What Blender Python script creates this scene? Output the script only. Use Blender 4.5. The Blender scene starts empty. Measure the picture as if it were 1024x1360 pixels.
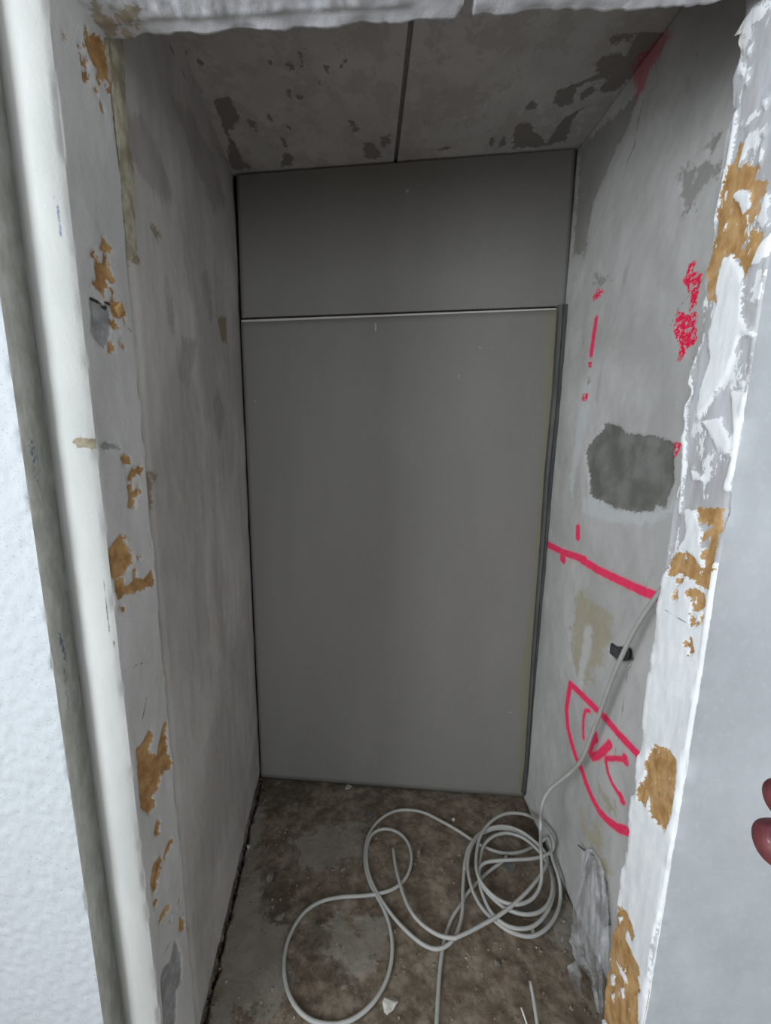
import bpy, bmesh, math, random
import numpy as np
from mathutils import Vector, Matrix

# ------------------------------------------------------------------ camera, world, light, exposure
SC = bpy.context.scene
COL = SC.collection
F = 510.0                                   # focal length in pixels of a 1024 x 1360 frame
CAM = np.array([0.0, 0.0, 1.5])             # eye height 1.5 m
def nrm(v):
    v = np.array(v, float); return v / np.linalg.norm(v)
_z = nrm((42 / F, 3020 / F, 1.0))
_y = np.array(((475 - 512) / F, (680 - 595) / F, -1.0)); _y = nrm(_y - _z * _y.dot(_z))
_x = np.cross(_y, _z)
ROT = np.stack([_x, _y, _z])                # world = ROT @ camera axes
cd = bpy.data.cameras.new('camera'); cam = bpy.data.objects.new('camera', cd); COL.objects.link(cam)
cd.sensor_fit = 'HORIZONTAL'; cd.sensor_width = 36.0; cd.lens = 36.0 * F / 1024.0
cd.clip_start = 0.01
mw = Matrix.Identity(4)
for i in range(3):
    for j in range(3): mw[i][j] = ROT[i, j]
    mw[i][3] = CAM[i]
cam.matrix_world = mw
SC.camera = cam

w = bpy.data.worlds.new('overcast'); SC.world = w; w.use_nodes = True
w.node_tree.nodes['Background'].inputs[0].default_value = (0.72, 0.82, 1.0, 1)
w.node_tree.nodes['Background'].inputs[1].default_value = 1.0

# daylight through the window in the left wall of the room behind the camera
WIN = dict(x=-2.0, y0=-1.90, y1=-0.05, z0=0.95, z1=2.40)
FILL_WIN = dict(y=-2.6, x0=-0.65, x1=1.45, z0=0.95, z1=2.40)      # added unseen rear window, put in to fill the niche with light
def daylight(w_, h_, loc, aim, watt):
    l_ = bpy.data.lights.new('daylight_and_fill', 'AREA'); l_.shape = 'RECTANGLE'; l_.size = w_ - .1; l_.size_y = h_ - .1
    l_.energy = watt; l_.color = (0.90, 0.955, 1.0)
    o_ = bpy.data.objects.new('daylight_and_fill', l_); COL.objects.link(o_); o_.location = loc
    o_.rotation_euler = Vector(aim).to_track_quat('-Z', 'Y').to_euler()
daylight(WIN['y1'] - WIN['y0'], WIN['z1'] - WIN['z0'], (WIN['x'] + .02, (WIN['y0'] + WIN['y1']) / 2, (WIN['z0'] + WIN['z1']) / 2), (1, 0, 0), 72.0)
daylight(FILL_WIN['x1'] - FILL_WIN['x0'], 1.45, ((FILL_WIN['x0'] + FILL_WIN['x1']) / 2, FILL_WIN['y'] + .02, 1.675), (0, 1, 0), 23.0)  # fill lamp set in the added rear window
SC.view_settings.view_transform = 'Standard'; SC.view_settings.look = 'None'
SC.view_settings.gamma = 1.0; SC.view_settings.use_curve_mapping = False
SC.view_settings.exposure = 0.0

# ------------------------------------------------------------------ helpers
RNG = np.random.default_rng(7)
_TAB = RNG.random((64, 256, 256))[:1][0]
def vnoise(u, v, seed=0):
    u = np.asarray(u, float) + 17.31 * seed; v = np.asarray(v, float) - 9.73 * seed
    iu = np.floor(u).astype(int); iv = np.floor(v).astype(int)
    fu = u - iu; fv = v - iv
    fu = fu * fu * (3 - 2 * fu); fv = fv * fv * (3 - 2 * fv)
    a = _TAB[iu % 256, iv % 256]; b = _TAB[(iu + 1) % 256, iv % 256]
    c = _TAB[iu % 256, (iv + 1) % 256]; d = _TAB[(iu + 1) % 256, (iv + 1) % 256]
    return (a * (1 - fu) + b * fu) * (1 - fv) + (c * (1 - fu) + d * fu) * fv - 0.5
def fbm(u, v, octv=4, seed=0):
    s = 0.0; a = 1.0
    for k in range(octv):
        s = s + a * vnoise(np.asarray(u) * 2 ** k, np.asarray(v) * 2 ** k, seed + k * 3); a *= 0.5
    return s
def sstep(x, a, b):
    t = np.clip((x - a) / (b - a), 0, 1); return t * t * (3 - 2 * t)

def ray(x, y): return ROT @ np.array([(x - 512) / F, (680 - y) / F, -1.0])
class Plane:
    """a real plane in the room: origin P, unit axes U, V, normal N"""
    def __init__(s, P, U, V):
        s.P = np.array(P, float); s.U = nrm(U); s.V = nrm(V); s.N = np.cross(s.U, s.V)
    def px(s, x, y):
        r = ray(x, y); t = (s.P - CAM).dot(s.N) / r.dot(s.N); q = CAM + t * r - s.P
        return (q.dot(s.U), q.dot(s.V))
    def pts(s, L): return [s.px(*p) for p in L]
    def w(s, u, v, h=0.0): return s.P + s.U * u + s.V * v + s.N * h
def vplane(a, b): return Plane((a[0], a[1], 0), (b[0] - a[0], b[1] - a[1], 0), (0, 0, 1))
def Zm(x0, y0, k, L): return [(x0 + x / k, y0 + y / k) for x, y in L]

BIG = 0.06
def sd_poly(u, v, poly):
    u = u.ravel(); v = v.ravel(); P = np.array(poly); out = np.full(u.shape, BIG)
    m = (u > P[:, 0].min() - BIG) & (u < P[:, 0].max() + BIG) & (v > P[:, 1].min() - BIG) & (v < P[:, 1].max() + BIG)
    if not m.any(): return out
    x = u[m]; y = v[m]; d = np.full(x.shape, 1e9); s = np.ones(x.shape)
    n = len(P)
    for i in range(n):
        a = P[i]; b = P[i - 1]; e = b - a
        wx = x - a[0]; wy = y - a[1]
        t = np.clip((wx * e[0] + wy * e[1]) / max(e.dot(e), 1e-12), 0, 1)
        d = np.minimum(d, (wx - e[0] * t) ** 2 + (wy - e[1] * t) ** 2)
        c1 = y >= a[1]; c2 = y < b[1]; c3 = e[0] * wy > e[1] * wx
        s = np.where((c1 & c2 & c3) | (~c1 & ~c2 & ~c3), -s, s)
    out[m] = np.clip(s * np.sqrt(d), -BIG, BIG); return out
def sd_line(u, v, line, r):
    u = u.ravel(); v = v.ravel(); P = np.array(line); out = np.full(u.shape, BIG)
    m = (u > P[:, 0].min() - BIG) & (u < P[:, 0].max() + BIG) & (v > P[:, 1].min() - BIG) & (v < P[:, 1].max() + BIG)
    if not m.any(): return out
    x = u[m]; y = v[m]; d = np.full(x.shape, 1e9)
    for i in range(len(P) - 1):
        a = P[i]; e = P[i + 1] - a
        t = np.clip(((x - a[0]) * e[0] + (y - a[1]) * e[1]) / max(e.dot(e), 1e-12), 0, 1)
        d = np.minimum(d, (x - a[0] - e[0] * t) ** 2 + (y - a[1] - e[1] * t) ** 2)
    out[m] = np.clip(np.sqrt(d) - r, -BIG, BIG); return out
def field(u, v, polys=(), lines=()):
    out = np.full(u.size, BIG)
    for p in polys: out = np.minimum(out, sd_poly(u, v, p))
    for l, r in lines: out = np.minimum(out, sd_line(u, v, l, r))
    return out

def raw_mesh(name, V, faces_quads, ngons=(), attrs=None, smooth=True, flat_from=None):
    me = bpy.data.meshes.new(name)
    V = np.asarray(V, np.float32); Q = np.asarray(faces_quads, np.int32)
    nl = Q.size + sum(len(g) for g in ngons); nf = len(Q) + len(ngons)
    me.vertices.add(len(V)); me.vertices.foreach_set('co', V.ravel())
    me.loops.add(nl); me.polygons.add(nf)
    idx = np.concatenate([Q.ravel()] + [np.asarray(g, np.int32) for g in ngons]) if len(ngons) else Q.ravel()
    me.loops.foreach_set('vertex_index', idx.astype(np.int32))
    st = np.concatenate([np.arange(len(Q)) * Q.shape[1], Q.size + np.cumsum([0] + [len(g) for g in ngons])[:-1]]) if len(ngons) else np.arange(len(Q)) * Q.shape[1]
    me.polygons.foreach_set('loop_start', st.astype(np.int32))
    me.update(calc_edges=True)
    sm = np.zeros(nf, bool); sm[:len(Q) if flat_from is None else flat_from] = smooth
    me.polygons.foreach_set('use_smooth', sm)
    for k, a in (attrs or {}).items():
        at = me.attributes.new(k, 'FLOAT', 'POINT'); at.data.foreach_set('value', np.asarray(a, np.float32))
    me.validate(); return me
def link(name, me, mat=None, parent=None):
    o = bpy.data.objects.new(name, me); COL.objects.link(o)
    if mat is not None and me is not None: me.materials.append(mat)
    if parent is not None: o.parent = parent
    return o
def struct(o): o['kind'] = 'structure'; return o
def tag(o, label, cat, group=None):
    o['label'] = label; o['category'] = cat
    if group: o['group'] = group
    return o
def empty(name, loc=(0, 0, 0)):
    o = bpy.data.objects.new(name, None); COL.objects.link(o); o.location = loc; o.empty_display_size = 0.02; return o

def solid_grid(name, pl, us, vs, disp, attrs, mat, thick=0.02, parent=None, warp=None):
    """a slab: finely gridded, displaced front face, plain sides and back"""
    us = np.asarray(us); vs = np.asarray(vs); nu, nv = len(us), len(vs)
    U, Vv = np.meshgrid(us, vs, indexing='ij')
    h = disp(U, Vv) if disp is not None else np.zeros_like(U)
    h = np.broadcast_to(h, U.shape)
    U2, V2 = (U, Vv) if warp is None else warp(U, Vv)
    front = pl.P + U2[..., None] * pl.U + V2[..., None] * pl.V + h[..., None] * pl.N
    V = front.reshape(-1, 3)
    I = np.arange(nu * nv).reshape(nu, nv)
    Q = np.stack([I[:-1, :-1], I[1:, :-1], I[1:, 1:], I[:-1, 1:]], -1).reshape(-1, 4)
    ring = np.concatenate([I[:, 0], I[-1, 1:], I[-2::-1, -1], I[0, -2:0:-1]])
    back = V[ring] - (((V[ring] - pl.P) @ pl.N) + thick)[:, None] * pl.N
    b0 = len(V); nb = len(ring)
    J = b0 + np.arange(nb)
    S = np.stack([ring, J, np.roll(J, -1), np.roll(ring, -1)], -1)
    at = {k: np.concatenate([a, a[ring]]) for k, a in (attrs(U, Vv) if attrs else {}).items()}
    me = raw_mesh(name, np.concatenate([V, back]), np.concatenate([Q, S]), [J[::-1]], at, flat_from=len(Q))
    return link(name, me, mat, parent)

def box_part(name, lo_, hi_, mat, parent=None, bevel=0.0):
    bm = bmesh.new(); bmesh.ops.create_cube(bm, size=1.0)
    lo_ = np.array(lo_); hi_ = np.array(hi_)
    for v in bm.verts: v.co = Vector(((lo_ + hi_) / 2 + np.array(v.co) * (hi_ - lo_)).tolist())
    if bevel: bmesh.ops.bevel(bm, geom=bm.edges[:], offset=bevel, segments=2, affect='EDGES')
    me = bpy.data.meshes.new(name); bm.to_mesh(me); bm.free()
    return link(name, me, mat, parent)

def tube(name, pts, r, mat, parent=None, step=0.008, sides=12, smoothpts=True):
    P = np.array(pts, float)
    if smoothpts and len(P) > 2:                    # centripetal-ish Catmull-Rom, resampled by length
        ext = np.vstack([2 * P[0] - P[1], P, 2 * P[-1] - P[-2]]); out = []
        for i in range(1, len(ext) - 2):
            p0, p1, p2, p3 = ext[i - 1:i + 3]; n = max(2, int(np.linalg.norm(p2 - p1) / step))
            for k in range(n):
                t = k / n
                out.append(0.5 * ((2 * p1) + (-p0 + p2) * t + (2 * p0 - 5 * p1 + 4 * p2 - p3) * t * t + (-p0 + 3 * p1 - 3 * p2 + p3) * t ** 3))
        out.append(P[-1]); P = np.array(out)
        for _ in range(3):
            Q = P.copy(); Q[1:-1] = (P[:-2] + 2 * P[1:-1] + P[2:]) / 4; P = Q
    T = np.gradient(P, axis=0); T /= np.linalg.norm(T, axis=1)[:, None] + 1e-12
    a = np.cross(T[0], (0, 0, 1.0));
    if np.linalg.norm(a) < 1e-3: a = np.cross(T[0], (1.0, 0, 0))
    a = nrm(a); rings = []
    th = np.linspace(0, 2 * np.pi, sides, endpoint=False)
    for i in range(len(P)):
        a = nrm(a - T[i] * a.dot(T[i])); b = np.cross(T[i], a)
        rings.append(P[i] + r * (np.cos(th)[:, None] * a + np.sin(th)[:, None] * b))
    V = np.concatenate(rings); n = len(P)
    I = np.arange(n * sides).reshape(n, sides)
    Q = np.stack([I[:-1], np.roll(I, -1, 1)[:-1], np.roll(I, -1, 1)[1:], I[1:]], -1).reshape(-1, 4)
    me = raw_mesh(name, V, Q, [I[0][::-1], I[-1]])
    return link(name, me, mat, parent)

# ------------------------------------------------------------------ materials
def s2l(c): return tuple(((v / 255) / 12.92 if v / 255 <= 0.04045 else ((v / 255 + 0.055) / 1.055) ** 2.4) for v in c)
class NB:
    def __init__(s, name):
        s.m = bpy.data.materials.new(name); s.m.use_nodes = True; s.t = s.m.node_tree
        s.bsdf = s.t.nodes['Principled BSDF']; s.tc = s.t.nodes.new('ShaderNodeTexCoord')
    def n(s, typ, **kw):
        nd = s.t.nodes.new(typ)
        for k, v in kw.items(): setattr(nd, k, v)
        return nd
    def l(s, a, b): s.t.links.new(a, b)
    def noise(s, scale, detail=4, rough=0.55, stretch=(1, 1, 1), seed=0.0, dist=0.0):
        mp = s.n('ShaderNodeMapping'); mp.inputs['Scale'].default_value = stretch; mp.inputs['Location'].default_value = (seed, seed * .7, -seed)
        s.l(s.tc.outputs['Object'], mp.inputs['Vector'])
        nd = s.n('ShaderNodeTexNoise'); nd.inputs['Scale'].default_value = scale; nd.inputs['Detail'].default_value = detail
        nd.inputs['Roughness'].default_value = rough; nd.inputs['Distortion'].default_value = dist
        s.l(mp.outputs['Vector'], nd.inputs['Vector']); return nd.outputs['Fac']
    def math(s, op, a, b=None, c=None):
        nd = s.n('ShaderNodeMath', operation=op)
        for i, v in enumerate((a, b, c)):
            if v is None: continue
            if isinstance(v, (int, float)): nd.inputs[i].default_value = v
            else: s.l(v, nd.inputs[i])
        return nd.outputs[0]
    def ramp(s, x, a, b, lo=0.0, hi=1.0):
        nd = s.n('ShaderNodeMapRange', interpolation_type='SMOOTHSTEP')
        s.l(x, nd.inputs['Value']); nd.inputs['From Min'].default_value = a; nd.inputs['From Max'].default_value = b
        nd.inputs['To Min'].default_value = lo; nd.inputs['To Max'].default_value = hi; return nd.outputs[0]
    def mix(s, fac, a, b):
        nd = s.n('ShaderNodeMix', data_type='RGBA')
        for sock, v in ((nd.inputs[0], fac), (nd.inputs[6], a), (nd.inputs[7], b)):
            if isinstance(v, (int, float)): sock.default_value = v
            elif isinstance(v, tuple): sock.default_value = v + (1,) if len(v) == 3 else v
            else: s.l(v, sock)
        return nd.outputs[2]
    def attr(s, name):
        nd = s.n('ShaderNodeAttribute', attribute_name=name); return nd.outputs['Fac']
    def mask(s, name, amp=0.01, scale=60, width=0.002, seed=1.0, stretch=(1, 1, 1), detail=5):
        x = s.attr(name)
        if amp:
            x = s.math('ADD', x, s.math('MULTIPLY', s.math('SUBTRACT', s.noise(scale, detail, 0.6, stretch, seed), 0.5), amp * 2.2))
            x = s.math('ADD', x, s.math('MULTIPLY', s.math('SUBTRACT', s.noise(scale * 3.3, 4, 0.65, stretch, seed + 4.4), 0.5), amp * 1.5))
        return s.ramp(x, -width, width, 1.0, 0.0)
    def done(s, col, rough=0.85, bump=None, bdist=0.002, bstr=0.6, spec=0.3):
        if isinstance(col, tuple): s.bsdf.inputs['Base Color'].default_value = col + (1,)
        else: s.l(col, s.bsdf.inputs['Base Color'])
        if isinstance(rough, (int, float)): s.bsdf.inputs['Roughness'].default_value = rough
        else: s.l(rough, s.bsdf.inputs['Roughness'])
        s.bsdf.inputs['Specular IOR Level'].default_value = spec
        if bump is not None:
            b = s.n('ShaderNodeBump'); b.inputs['Distance'].default_value = bdist; b.inputs['Strength'].default_value = bstr
            s.l(bump, b.inputs['Height']); s.l(b.outputs['Normal'], s.bsdf.inputs['Normal'])
        return s.m

def m_plain(name, c1, c2=None, scale=20, rough=0.8, bump=0.0, bscale=150, spec=0.3, stretch=(1, 1, 1)):
    b = NB(name); col = c1
    if c2 is not None: col = b.mix(b.ramp(b.noise(scale, 5, .6, stretch), .3, .7), c1, c2)
    return b.done(col, rough, b.noise(bscale, 4, .6, seed=3.0) if bump else None, bump or .001, spec=spec)

BROWN1, BROWN2 = s2l((192, 153, 104)), s2l((150, 110, 66))
def m_front_left():
    b = NB('front_wall_plaster_left')
    spk = b.noise(260, 3, .7)
    stucco = b.mix(b.ramp(spk, .30, .42), s2l((160, 163, 166)), s2l((196, 200, 203)))
    smooth = b.mix(b.ramp(b.noise(9, 5, .6, (1, 1, .35), 2.0), .3, .7), s2l((188, 189, 185)), s2l((204, 204, 200)))
    smooth = b.mix(b.ramp(b.noise(70, 4, .7, seed=8.0), .66, .74), smooth, s2l((190, 184, 168)))
    conc = b.mix(b.ramp(b.noise(40, 5, .65, (1, 1, .5), 5.0), .35, .65), s2l((186, 184, 175)), s2l((210, 209, 202)))
    rev = b.mix(b.ramp(b.noise(8, 5, .6, (1, 1, .5), 4.0), .3, .7), s2l((190, 188, 185)), s2l((206, 204, 201)))
    rev = b.mix(b.ramp(b.noise(55, 5, .7, (1.6, 1.6, .5), 9.0), .64, .72, 0, .7), rev, s2l((160, 158, 154)))
    br = b.mix(b.ramp(b.noise(45, 5, .6, seed=6.0), .3, .7), BROWN2, BROWN1)
    tan = b.mix(b.ramp(b.noise(60, 5, .6, seed=12.0), .3, .7), s2l((128, 118, 98)), s2l((168, 158, 136)))
    grey = b.mix(b.ramp(b.noise(50, 5, .6, seed=14.0), .3, .7), s2l((134, 134, 134)), s2l((168, 168, 168)))
    col = b.mix(b.ramp(b.attr('seg'), 0.4, .6), stucco, conc)
    col = b.mix(b.ramp(b.attr('seg'), 1.4, 1.6), col, smooth)
    col = b.mix(b.ramp(b.attr('seg'), 2.4, 2.6), col, rev)
    col = b.mix(b.mask('greym', .004, 70, .001, 3.0), col, grey)
    col = b.mix(b.mask('tanm', .006, 70, .001, 4.0), col, tan)
    col = b.mix(b.mask('brown', .010, 75, .0007, 5.0, (1.3, 1.3, .7)), col, br)
    col = b.mix(b.math('MULTIPLY', b.mask('blue', .002, 200, .0012, 7.0), .8), col, s2l((52, 92, 134)))
    col = b.mix(b.mask('crack', .001, 100, .0009, 7.0), col, s2l((58, 54, 50)))
    return b.done(col, .8, b.noise(180, 5, .65, seed=2.0), .0015, .55)
def m_front_right():
    b = NB('front_wall_plaster_right')
    pl = b.mix(b.ramp(b.noise(5, 6, .6, (1, 1, .6), 3.0), .3, .7), s2l((178, 181, 184)), s2l((196, 199, 202)))
    pl = b.mix(b.ramp(b.noise(90, 4, .6, seed=3.0), .5, .8, 0, .35), pl, s2l((206, 208, 210)))
    grey = b.mix(b.ramp(b.noise(30, 5, .6, (1, 1, .15), 2.0), .3, .7), s2l((176, 174, 174)), s2l((208, 210, 214)))
    white = b.mix(b.ramp(b.noise(25, 5, .6, seed=8.0), .3, .7), s2l((240, 243, 245)), s2l((250, 251, 252)))
    br = b.mix(b.ramp(b.noise(50, 6, .65, (1, 1, .6), 6.0), .3, .7), s2l((166, 124, 74)), s2l((210, 170, 118)))
    br = b.mix(b.ramp(b.noise(22, 4, .6, seed=16.0), .5, .75, 0, .7), br, s2l((206, 172, 134)))
    dab = b.ramp(b.noise(26, 6, .7, (1, 1, .45), 31.0), .555, .575)
    grey = b.mix(dab, grey, white)
    col = b.mix(b.ramp(b.attr('seg'), 1.4, 1.6), grey, pl)
    col = b.mix(b.mask('white', .008, 60, .0008, 3.0), col, white)
    br = b.mix(b.ramp(b.noise(70, 5, .7, (1, 1, .35), 26.0), .63, .66), br, white)
    col = b.mix(b.mask('brown', .010, 75, .0008, 5.0), col, br)
    col = b.mix(b.mask('whitetop', .005, 80, .0008, 9.0), col, white)
    col = b.mix(b.math('MULTIPLY', b.mask('crack', .001, 100, .0008, 7.0), .7), col, s2l((84, 80, 76)))
    return b.done(col, .75, b.noise(160, 5, .65, seed=2.0), .0013, .45)
def m_lintel():
    b = NB('lintel_paint')
    col = b.mix(b.ramp(b.noise(14, 5, .6), .3, .7), s2l((212, 214, 220)), s2l((232, 234, 238)))
    col = b.mix(b.math('MULTIPLY', b.mask('tanm', .05, 45, .006, 5.0), .75), col, s2l((176, 160, 130)))
    col = b.mix(b.mask('notch', .002, 100, .001, 2.0), col, s2l((176, 168, 150)))
    return b.done(col, .7, b.noise(120, 5, .7, (1, .5, 1), 4.0), .002, .6)
def m_wall_left():
    b = NB('niche_plaster_left')
    c = b.mix(b.ramp(b.noise(3.2, 5, .6, (1, 1, .6), 1.0, .6), .35, .65), s2l((178, 174, 169)), s2l((204, 200, 195)))
    c = b.mix(b.ramp(b.noise(26, 5, .65, (1, 1, .2), 5.0), .58, .72, 0, .6), c, s2l((176, 166, 142)))
    c = b.mix(b.ramp(b.noise(60, 4, .7, (1, 1, .4), 9.0), .68, .74, 0, .7), c, s2l((118, 112, 100)))
    c = b.mix(b.math('MULTIPLY', b.mask('dark', .035, 16, .010, 3.0), .5), c, s2l((146, 140, 133)))
    c = b.mix(b.math('MULTIPLY', b.mask('tanm', .02, 60, .004, 4.0), .8), c, s2l((140, 122, 92)))
    ed = b.mix(b.ramp(b.noise(50, 5, .65, (1, 1, .5), 13.0), .35, .65), s2l((150, 140, 120)), s2l((196, 188, 168)))
    c = b.mix(b.mask('edge', .006, 60, .001, 14.0), c, ed)
    c = b.mix(b.mask('crack', .001, 100, .0009, 7.0), c, s2l((60, 56, 52)))
    return b.done(c, .85, b.noise(70, 6, .7, (1, 1, .5), 2.0), .0025, .6)
def m_wall_right():
    b = NB('niche_plaster_right')
    c = b.mix(b.ramp(b.noise(3.0, 6, .62, (1, 1, .7), 1.0, .7), .35, .65), s2l((176, 175, 172)), s2l((197, 196, 193)))
    c = b.mix(b.ramp(b.noise(18, 5, .65, (1, 1, .35), 5.0, .5), .58, .75, 0, .45), c, s2l((150, 150, 146)))
    c = b.mix(b.ramp(b.noise(70, 3, .7, seed=9.0), .72, .77, 0, .8), c, s2l((90, 88, 84)))
    c = b.mix(b.math('MULTIPLY', b.mask('tanm', .06, 26, .012, 4.0), .75), c, s2l((172, 162, 136)))
    c = b.mix(b.math('MULTIPLY', b.mask('light', .02, 40, .008, 4.0), .6), c, s2l((206, 210, 212)))
    c = b.mix(b.math('MULTIPLY', b.mask('dark', .030, 30, .005, 3.0), .6), c, s2l((122, 119, 113)))
    mort = b.mix(b.ramp(b.noise(14, 5, .6, seed=21.0), .35, .65), s2l((108, 108, 102)), s2l((132, 133, 128)))
    c = b.mix(b.mask('mortar', .012, 90, .001, 6.0), c, mort)
    pf = b.math('MULTIPLY', b.mask('pink', .003, 90, .0028, 8.0), b.ramp(b.noise(170, 3, .7, seed=2.0), .30, .38))
    c = b.mix(pf, c, s2l((250, 48, 98)))
    pw = b.math('MULTIPLY', b.mask('pinkworn', .010, 80, .002, 8.0), b.ramp(b.noise(130, 4, .7, seed=5.0), .41, .49))
    c = b.mix(pw, c, s2l((240, 34, 80)))
    c = b.mix(b.math('MULTIPLY', b.mask('pinkfade', .04, 40, .010, 8.0, (1, 1, .4)), .6), c, s2l((200, 48, 84)))
    haze = b.ramp(b.attr('pink'), -.004, .014, .22, 0)
    c = b.mix(haze, c, s2l((236, 90, 120)))
    c = b.mix(b.math('MULTIPLY', b.mask('crack', .001, 100, .0009, 7.0), .75), c, s2l((70, 68, 66)))
    c = b.mix(b.mask('hole', .002, 100, .001, 7.0), c, s2l((138, 136, 132)))
    return b.done(c, .8, b.noise(80, 6, .65, seed=2.0), .0018, .5)
def m_ceiling():
    b = NB('niche_ceiling_plaster')
    c = b.mix(b.ramp(b.noise(5, 5, .6, (1, 1, 1), 1.0, .5), .35, .65), s2l((192, 190, 187)), s2l((206, 204, 201)))
    c = b.mix(b.ramp(b.noise(80, 4, .7, (1, .5, 1), 6.0), .66, .72, 0, .8), c, s2l((138, 132, 124)))
    c = b.mix(b.ramp(b.noise(7, 9, .78, seed=22.0), .50, .54, 0, .5), c, s2l((172, 168, 163)))
    c = b.mix(b.mask('dark', .014, 60, .0012, 3.0), c, s2l((142, 138, 133)))
    c = b.mix(b.math('MULTIPLY', b.mask('pinkworn', .03, 60, .006, 8.0), .6), c, s2l((196, 50, 84)))
    return b.done(c, .85, b.noise(90, 5, .65, seed=2.0), .0015, .5)
def m_board():
    b = NB('plasterboard_paper')
    c = b.mix(b.ramp(b.noise(3, 4, .5, (1, 1, .3), 1.0), .3, .7), s2l((132, 129, 124)), s2l((140, 137, 132)))
    c = b.mix(b.ramp(b.noise(140, 3, .6, (1, 1, .25), 5.0), .55, .8, 0, .5), c, s2l((145, 142, 136)))
    c = b.mix(b.ramp(b.noise(34, 3, .8, (1, 1, 1), 11.0), .76, .79, 0, .8), c, s2l((182, 180, 172)))
    c = b.mix(b.math('MULTIPLY', b.mask('olive', .012, 35, .002, 3.0, (1, 1, .5)), .75), c, s2l((138, 134, 112)))
    c = b.mix(b.math('MULTIPLY', b.mask('scuff', .004, 80, .001, 3.0), .8), c, s2l((190, 187, 178)))
    return b.done(c, .8, b.noise(220, 3, .6, seed=2.0), .0007, .4)
def m_floor():
    b = NB('concrete_floor_dirty')
    dirt = b.mix(b.ramp(b.noise(16, 8, .72, seed=1.0), .38, .64), s2l((100, 88, 74)), s2l((138, 126, 110)))
    dirt = b.mix(b.ramp(b.noise(5, 4, .6, seed=7.0), .5, .7, 0, .3), dirt, s2l((108, 88, 72)))
    dirt = b.mix(b.ramp(b.noise(60, 6, .75, seed=5.0), .56, .70, 0, .6), dirt, s2l((62, 54, 46)))
    dirt = b.mix(b.ramp(b.noise(150, 4, .7, seed=9.0), .64, .74, 0, .6), dirt, s2l((164, 154, 138)))
    sm = b.mix(b.ramp(b.noise(8, 5, .6, seed=3.0), .35, .65), s2l((126, 119, 108)), s2l((142, 135, 124)))
    sm = b.mix(b.ramp(b.noise(60, 5, .7, seed=15.0), .68, .76, 0, .7), sm, s2l((70, 62, 54)))
    c = b.mix(b.mask('smooth', .10, 11, .012, 4.0, detail=7), dirt, sm)
    c = b.mix(b.math('MULTIPLY', b.mask('wet', .08, 14, .02, 6.0, detail=7), .55), c, s2l((66, 57, 47)))
    c = b.mix(b.math('MULTIPLY', b.mask('disc', .004, 80, .002, 6.0), .8), c, s2l((92, 92, 88)))
    c = b.mix(b.mask('groove', .012, 60, .003, 2.0), c, s2l((34, 29, 24)))
    return b.done(c, .9, b.noise(70, 6, .7, seed=2.0), .004, .7)

MAT = dict(fl=m_front_left(), fr=m_front_right(), lintel=m_lintel(), wl=m_wall_left(), wr=m_wall_right(), ceil=m_ceiling(),
           board=m_board(), floor=m_floor(),
           cavity=m_plain('dark_cavity', s2l((40, 38, 36)), s2l((60, 57, 53)), 40),
           roomwall=m_plain('room_plaster', s2l((196, 197, 196)), s2l((206, 207, 205)), 6, bump=.001),
           roomceil=m_plain('room_ceiling_plaster', s2l((205, 205, 203)), s2l((215, 215, 213)), 6),
           frame=m_plain('window_plastic', s2l((235, 236, 236)), rough=.35),
           seam=m_plain('seam_paper_edge', s2l((196, 192, 184)), s2l((212, 208, 200)), 60),
           profile=m_plain('steel_profile_dusty', s2l((78, 78, 77)), s2l((98, 98, 96)), 50, .6, stretch=(1, 1, .2)),
           joint=m_plain('ceiling_joint', s2l((122, 122, 119)), s2l((140, 139, 136)), 50),
           cable=m_plain('cable_sheath', s2l((168, 167, 162)), s2l((178, 177, 172)), 30, .5, spec=.4),
           copper=m_plain('wire_core', s2l((96, 84, 70)), s2l((120, 100, 80)), 80, .5),
           wire=m_plain('wire_insulation', s2l((222, 222, 214)), None, rough=.45),
           chip=m_plain('plaster_chip', s2l((170, 166, 156)), s2l((206, 202, 192)), 60, .9, .002),
           chipd=m_plain('mortar_chip', s2l((104, 100, 92)), s2l((136, 130, 120)), 60, .9, .002),
           stone=m_plain('flat_stone', s2l((88, 88, 84)), s2l((110, 110, 106)), 60, .8, .001),
           brick=m_plain('pale_brick', s2l((198, 164, 112)), s2l((170, 128, 80)), 60, .9, .002),
           blackbox=m_plain('black_plastic', s2l((62, 64, 64)), s2l((82, 84, 84)), 60, .6),
           screw=m_plain('screw_zinc', s2l((176, 176, 170)), None, rough=.35),
           fill=m_plain('filler_white', s2l((224, 224, 222)), s2l((206, 206, 202)), 40, .8, .001))

# ------------------------------------------------------------------ the plan of the place (metres)
E = nrm((1, -0.14, 0)); NN = nrm((-0.14, -1, 0))          # along the partition, out of it towards the room
B2 = np.array((-0.398, 0.760)); A2 = B2 + NN[:2] * 0.112   # left reveal: far and near arris
F2 = np.array((0.584, 0.660)); G2 = F2 + NN[:2] * 0.118    # right reveal: far and near arris
K2 = A2 - E[:2] * 0.083 - NN[:2] * 0.004                    # crease left of the rounded strip
W2 = K2 + NN[:2] * 0.043 - E[:2] * 0.002
K2 = K2 * 1.05                    # edge of the stucco wall
LINT = 2.136; ROOM_H = 2.62
LW0, LW1 = np.array((-0.3985, 0.758)), np.array((-0.4405, 1.57))
RW0, RW1 = np.array((0.7215, 1.41)), np.array((0.717, 0.560))
BL, BR = np.array((-0.4404, 1.5499)), np.array((0.7200, 1.3876))
CEIL_A, CEIL_B = 2.4500, 0.036                              # niche ceiling: z = A + B x
def rng(a, b, d): n = max(1, int(round((b - a) / d))); return np.linspace(a, b, n + 1)

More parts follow.
